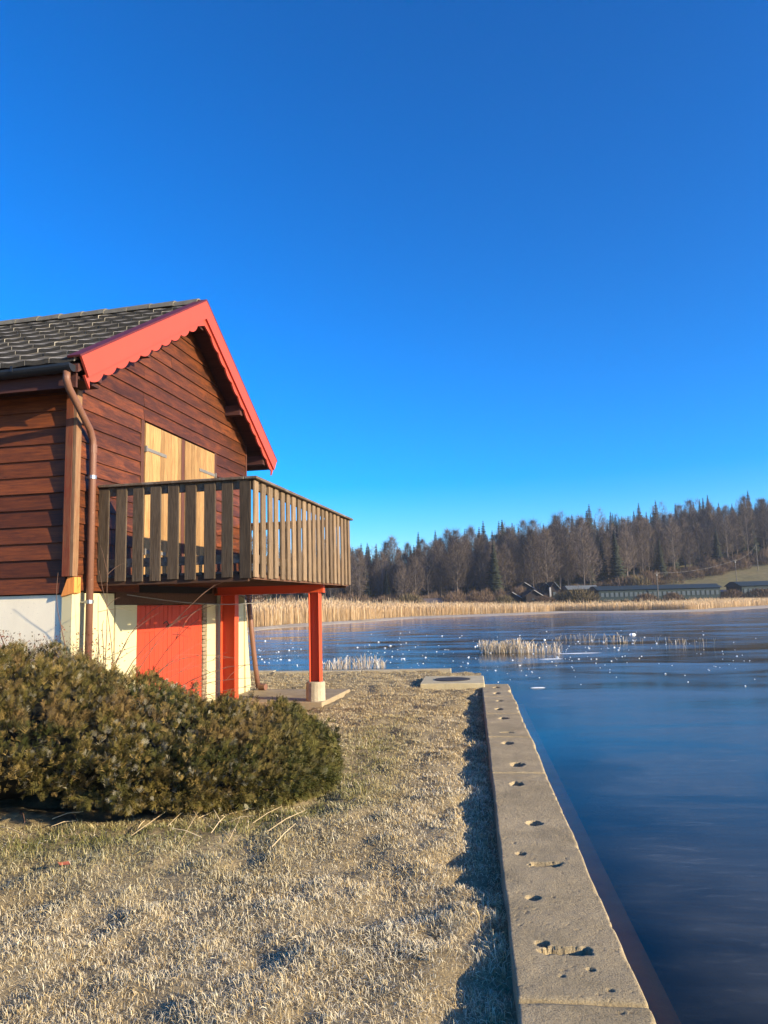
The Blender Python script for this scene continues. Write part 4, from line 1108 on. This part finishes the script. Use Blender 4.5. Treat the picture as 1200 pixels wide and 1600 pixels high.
def spruce(seed, H, Rr):
    g = np.random.default_rng(seed); V, T = [], []; nv = 0
    lay = int(H*2.0)
    for i in range(lay):
        t = i/(lay-1); z = H*(.10+.89*t); r = Rr*(1-t)**.85*g.uniform(.8, 1.15)+.12; nb_ = int(7+7*(1-t))
        for k in range(nb_):
            a = 6.283*(k+g.random())/nb_; rr = r*g.uniform(.65, 1.15); w = .26*rr+.16
            ca, sa = math.cos(a), math.sin(a); dz = -rr*.38
            p = [(0, 0, z+.1), (ca*rr*.55-sa*w, sa*rr*.55+ca*w, z+dz*.45), (ca*rr, sa*rr, z+dz+.15*rr), (ca*rr*.55+sa*w, sa*rr*.55-ca*w, z+dz*.45), (ca*rr*.5, sa*rr*.5, z+dz*.45-.45*w-.15)]
            V += p; T += [(nv, nv+1, nv+2), (nv, nv+2, nv+3), (nv+1, nv+4, nv+2), (nv+2, nv+4, nv+3)]; nv += 5
    tr = MB().tube([(0, 0, -.5), (0, 0, H*.5), (0, 0, H*.97)], [.22, .13, .03], 6)
    return tr, np.array(V), np.array(T)
SPR = []
for k, (H, r) in enumerate(((17, 3.5), (15.5, 3.0), (19, 3.6), (14, 3.2))):
    tr, v, t = spruce(500+k, H, r); SPR.append((tr.mesh('trunk', M['bark']), np_mesh('crown', v, t, M['spruce']), H, (tr, v, t)))
random.seed(77)
cand = []
gx_ = np.arange(-62, 190, 3.6)
for x0 in gx_:
    for y0 in np.arange(160, 300, 4.7):
        x = x0+random.uniform(-2.0, 2.0); y = y0+random.uniform(-2.2, 2.2)
        if x/y > .66 or x/y < -.36: continue
        fy = np.interp(x, [-70, 30, 55, 75, 100, 140], [162, 166, 176, 192, 203, 212])     # the meadow keeps the wood back on the right
        if y < fy or y > fy+75: continue
        cand.append((x, y, y-fy))
spots = []
for (x, y, d) in cand:
    back = d/75
    con = random.random() < ((.40 if vnoise(x*.055, y*.055, 4) > .58 else .14)+1.15*max(0, back-.28)) and not (back > .5 and random.random() < .25)
    if con: k = random.randrange(len(SPR)); H = SPR[k][2]
    else: k = random.randrange(len(DEC)); H = DEC[k][2]
    tgt = np.interp(x, [-60, 0, 40, 80, 120], [.80, .82, .95, .92, .84])
    s = random.uniform(.80, 1.04)*tgt*(1.20 if con and d > 38 else (.85 if con else 1.0))
    z = float(hill(x, y)); spots.append((x, y, z, con, k, s, d))
# nearest rows and skyline trees are single trees, the rest of the wood is one mass
spots.sort(key=lambda q: (q[6] > 22 and not (q[3] and q[6] > 45), q[6]))
GRP = 'trees of the wood across the lake'
rest = []
nsing = 0
for (x, y, z, con, k, s, d) in spots:
    lib = SPR if con else DEC
    if nsing < 300:
        e = empty('spruce_tree' if con else 'bare_tree', (x, y, z), random.uniform(0, 6.28)); e.scale = (s, s, s)
        ob('trunk', lib[k][0], e); ob('crown', lib[k][1], e)
        tag(e, 'dark green spruce in the wood across the lake' if con else 'bare brown leafless tree in the wood across the lake', 'tree', GRP); nsing += 1
    else: rest.append((x, y, z, con, k, s))
def mass(con, name, mat, lab):
    Vv, Tt, o = [], [], 0
    for (x, y, z, c, k, s) in rest:
        if c != con: continue
        v, t = (SPR if con else DEC)[k][3][1:]
        if not con:
            sel = 430; v = v[:sel*3]; t = t[:sel]
        a = random.uniform(0, 6.28); ca, sa = math.cos(a), math.sin(a)
        w = np.stack([v[:, 0]*ca-v[:, 1]*sa, v[:, 0]*sa+v[:, 1]*ca, v[:, 2]], 1)*s+np.array([x, y, z])
        Vv.append(w); Tt.append(t+o); o += len(v)
        tm_ = (SPR if con else DEC)[k][3][0]
    if Vv: tag(ob(name, np_mesh(name, np.concatenate(Vv), np.concatenate(Tt), mat)), lab, 'wood', kind='stuff')
mass(False, 'bare_wood', M['twigs'], 'mass of bare trees deep in the wood across the lake')
mass(True, 'spruce_wood', M['spruce'], 'mass of spruces deep in the wood across the lake')
# brush at the foot of the wood and shrubs behind the reeds
def bush_cloud(n, seed):
    g = np.random.default_rng(seed)
    th = g.uniform(0, 6.283, n); u = g.random(n); r = np.sqrt(g.random(n)); z = u*1.0
    rr = r*np.sqrt(np.clip(1-(z-.25)**2/.6, 0.02, 1)); c = np.stack([np.cos(th)*rr, np.sin(th)*rr, z*.9], 1)
    d = c*.6+np.array([0, 0, .55])+g.normal(0, .35, (n, 3)); d /= np.linalg.norm(d, axis=1)[:, None]
    s = np.cross(d, g.normal(0, 1, (n, 3))); s /= np.linalg.norm(s, axis=1)[:, None]
    L = g.uniform(.15, .42, n)[:, None]; tri = np.stack([c-s*.018, c+s*.018, c+d*L], 1).reshape(-1, 3)
    return tri, np.arange(n*3).reshape(-1, 3)
BC = [bush_cloud(1300, 700+k) for k in range(3)]
BCM = [[np_mesh('branches', v, t, m) for v, t in BC] for m in (M['brush'], M['brush_olive'])]
SHR = [(905, 146, 4.2, 2.7, 1, 'broad olive bush in front of the grey roofed house'), (880, 147, 2.6, 2.2, 1, 'rounded olive bush right of the chalets'), (640, 141, 3.0, 2.4, 1, 'yellowish bush in front of the low shed'), (600, 143, 2.6, 2.0, 0, 'brown bush left of the low shed'),
       (788, 145, 2.2, 1.8, 1, 'small pale bush at the left chalet'), (1008, 146, 2.4, 1.6, 0, 'reddish low bush before the long green building, left'), (1050, 146, 2.2, 1.6, 0, 'reddish low bush before the long green building, right'), (1000, 163, 3.2, 4.2, 1, 'round olive bush behind the long green building'),
       (978, 164, 3.6, 4.0, 0, 'round reddish brown bush behind the long green building'), (1145, 146, 2.6, 1.9, 0, 'reddish bush in the gap between the green buildings'), (1190, 145, 3.2, 2.0, 0, 'reddish bush at the right border before the green building'), (850, 145, 2.4, 1.7, 0, 'dark brown bush in front of the chalets')]
for i, (px, Y, r, h, kind, lab) in enumerate(SHR):
    p = at(px, 930, Y); z0 = max(zb(px, Y), .0)-.1
    e = empty('shore_bush', (p.x, Y, z0), i*1.3); e.scale = (r, r, h*1.05); ob('branches', BCM[kind][i % 3], e)
    tag(e, lab, 'bush')
Vv, Tt, o = [], [], 0
for i in range(170):
    x = random.uniform(-55, 125); fy = np.interp(x, [-70, 30, 55, 75, 100, 140], [158, 160, 172, 189, 200, 209]); y = fy+random.uniform(-14 if x < 28 else -3, 8)
    v, t = BC[i % 3]; v = v[:1800]; t = t[:600]
    r = random.uniform(1.8, 3.4); w = v*np.array([r, r, random.uniform(1.6, 3.4)])+np.array([x, y, float(hill(x, y))-.2]); Vv.append(w); Tt.append(t+o); o += len(v)
tag(ob('undergrowth', np_mesh('undergrowth', np.concatenate(Vv), np.concatenate(Tt), M['brush'])), 'brown leafless undergrowth along the foot of the wood', 'brush', kind='stuff')

# ------------------------------------------------------------------ cold morning air
hz = MB().box(-820, 820, -420, 820, -3.2, 62).build('haze', M['dark'])
hz.data.materials.clear()
hm = bpy.data.materials.new('thin_haze'); hm.use_nodes = True; hn = hm.node_tree; hn.nodes.clear()
ho = hn.nodes.new('ShaderNodeOutputMaterial'); hv = hn.nodes.new('ShaderNodeVolumePrincipled')
hv.inputs['Color'].default_value = (.72, .84, 1.0, 1); hv.inputs['Density'].default_value = .00028; hv.inputs['Anisotropy'].default_value = .2
hn.links.new(hv.outputs[0], ho.inputs['Volume'])
hz.data.materials.append(hm); tag(hz, 'thin blue haze over the lake', kind='stuff')
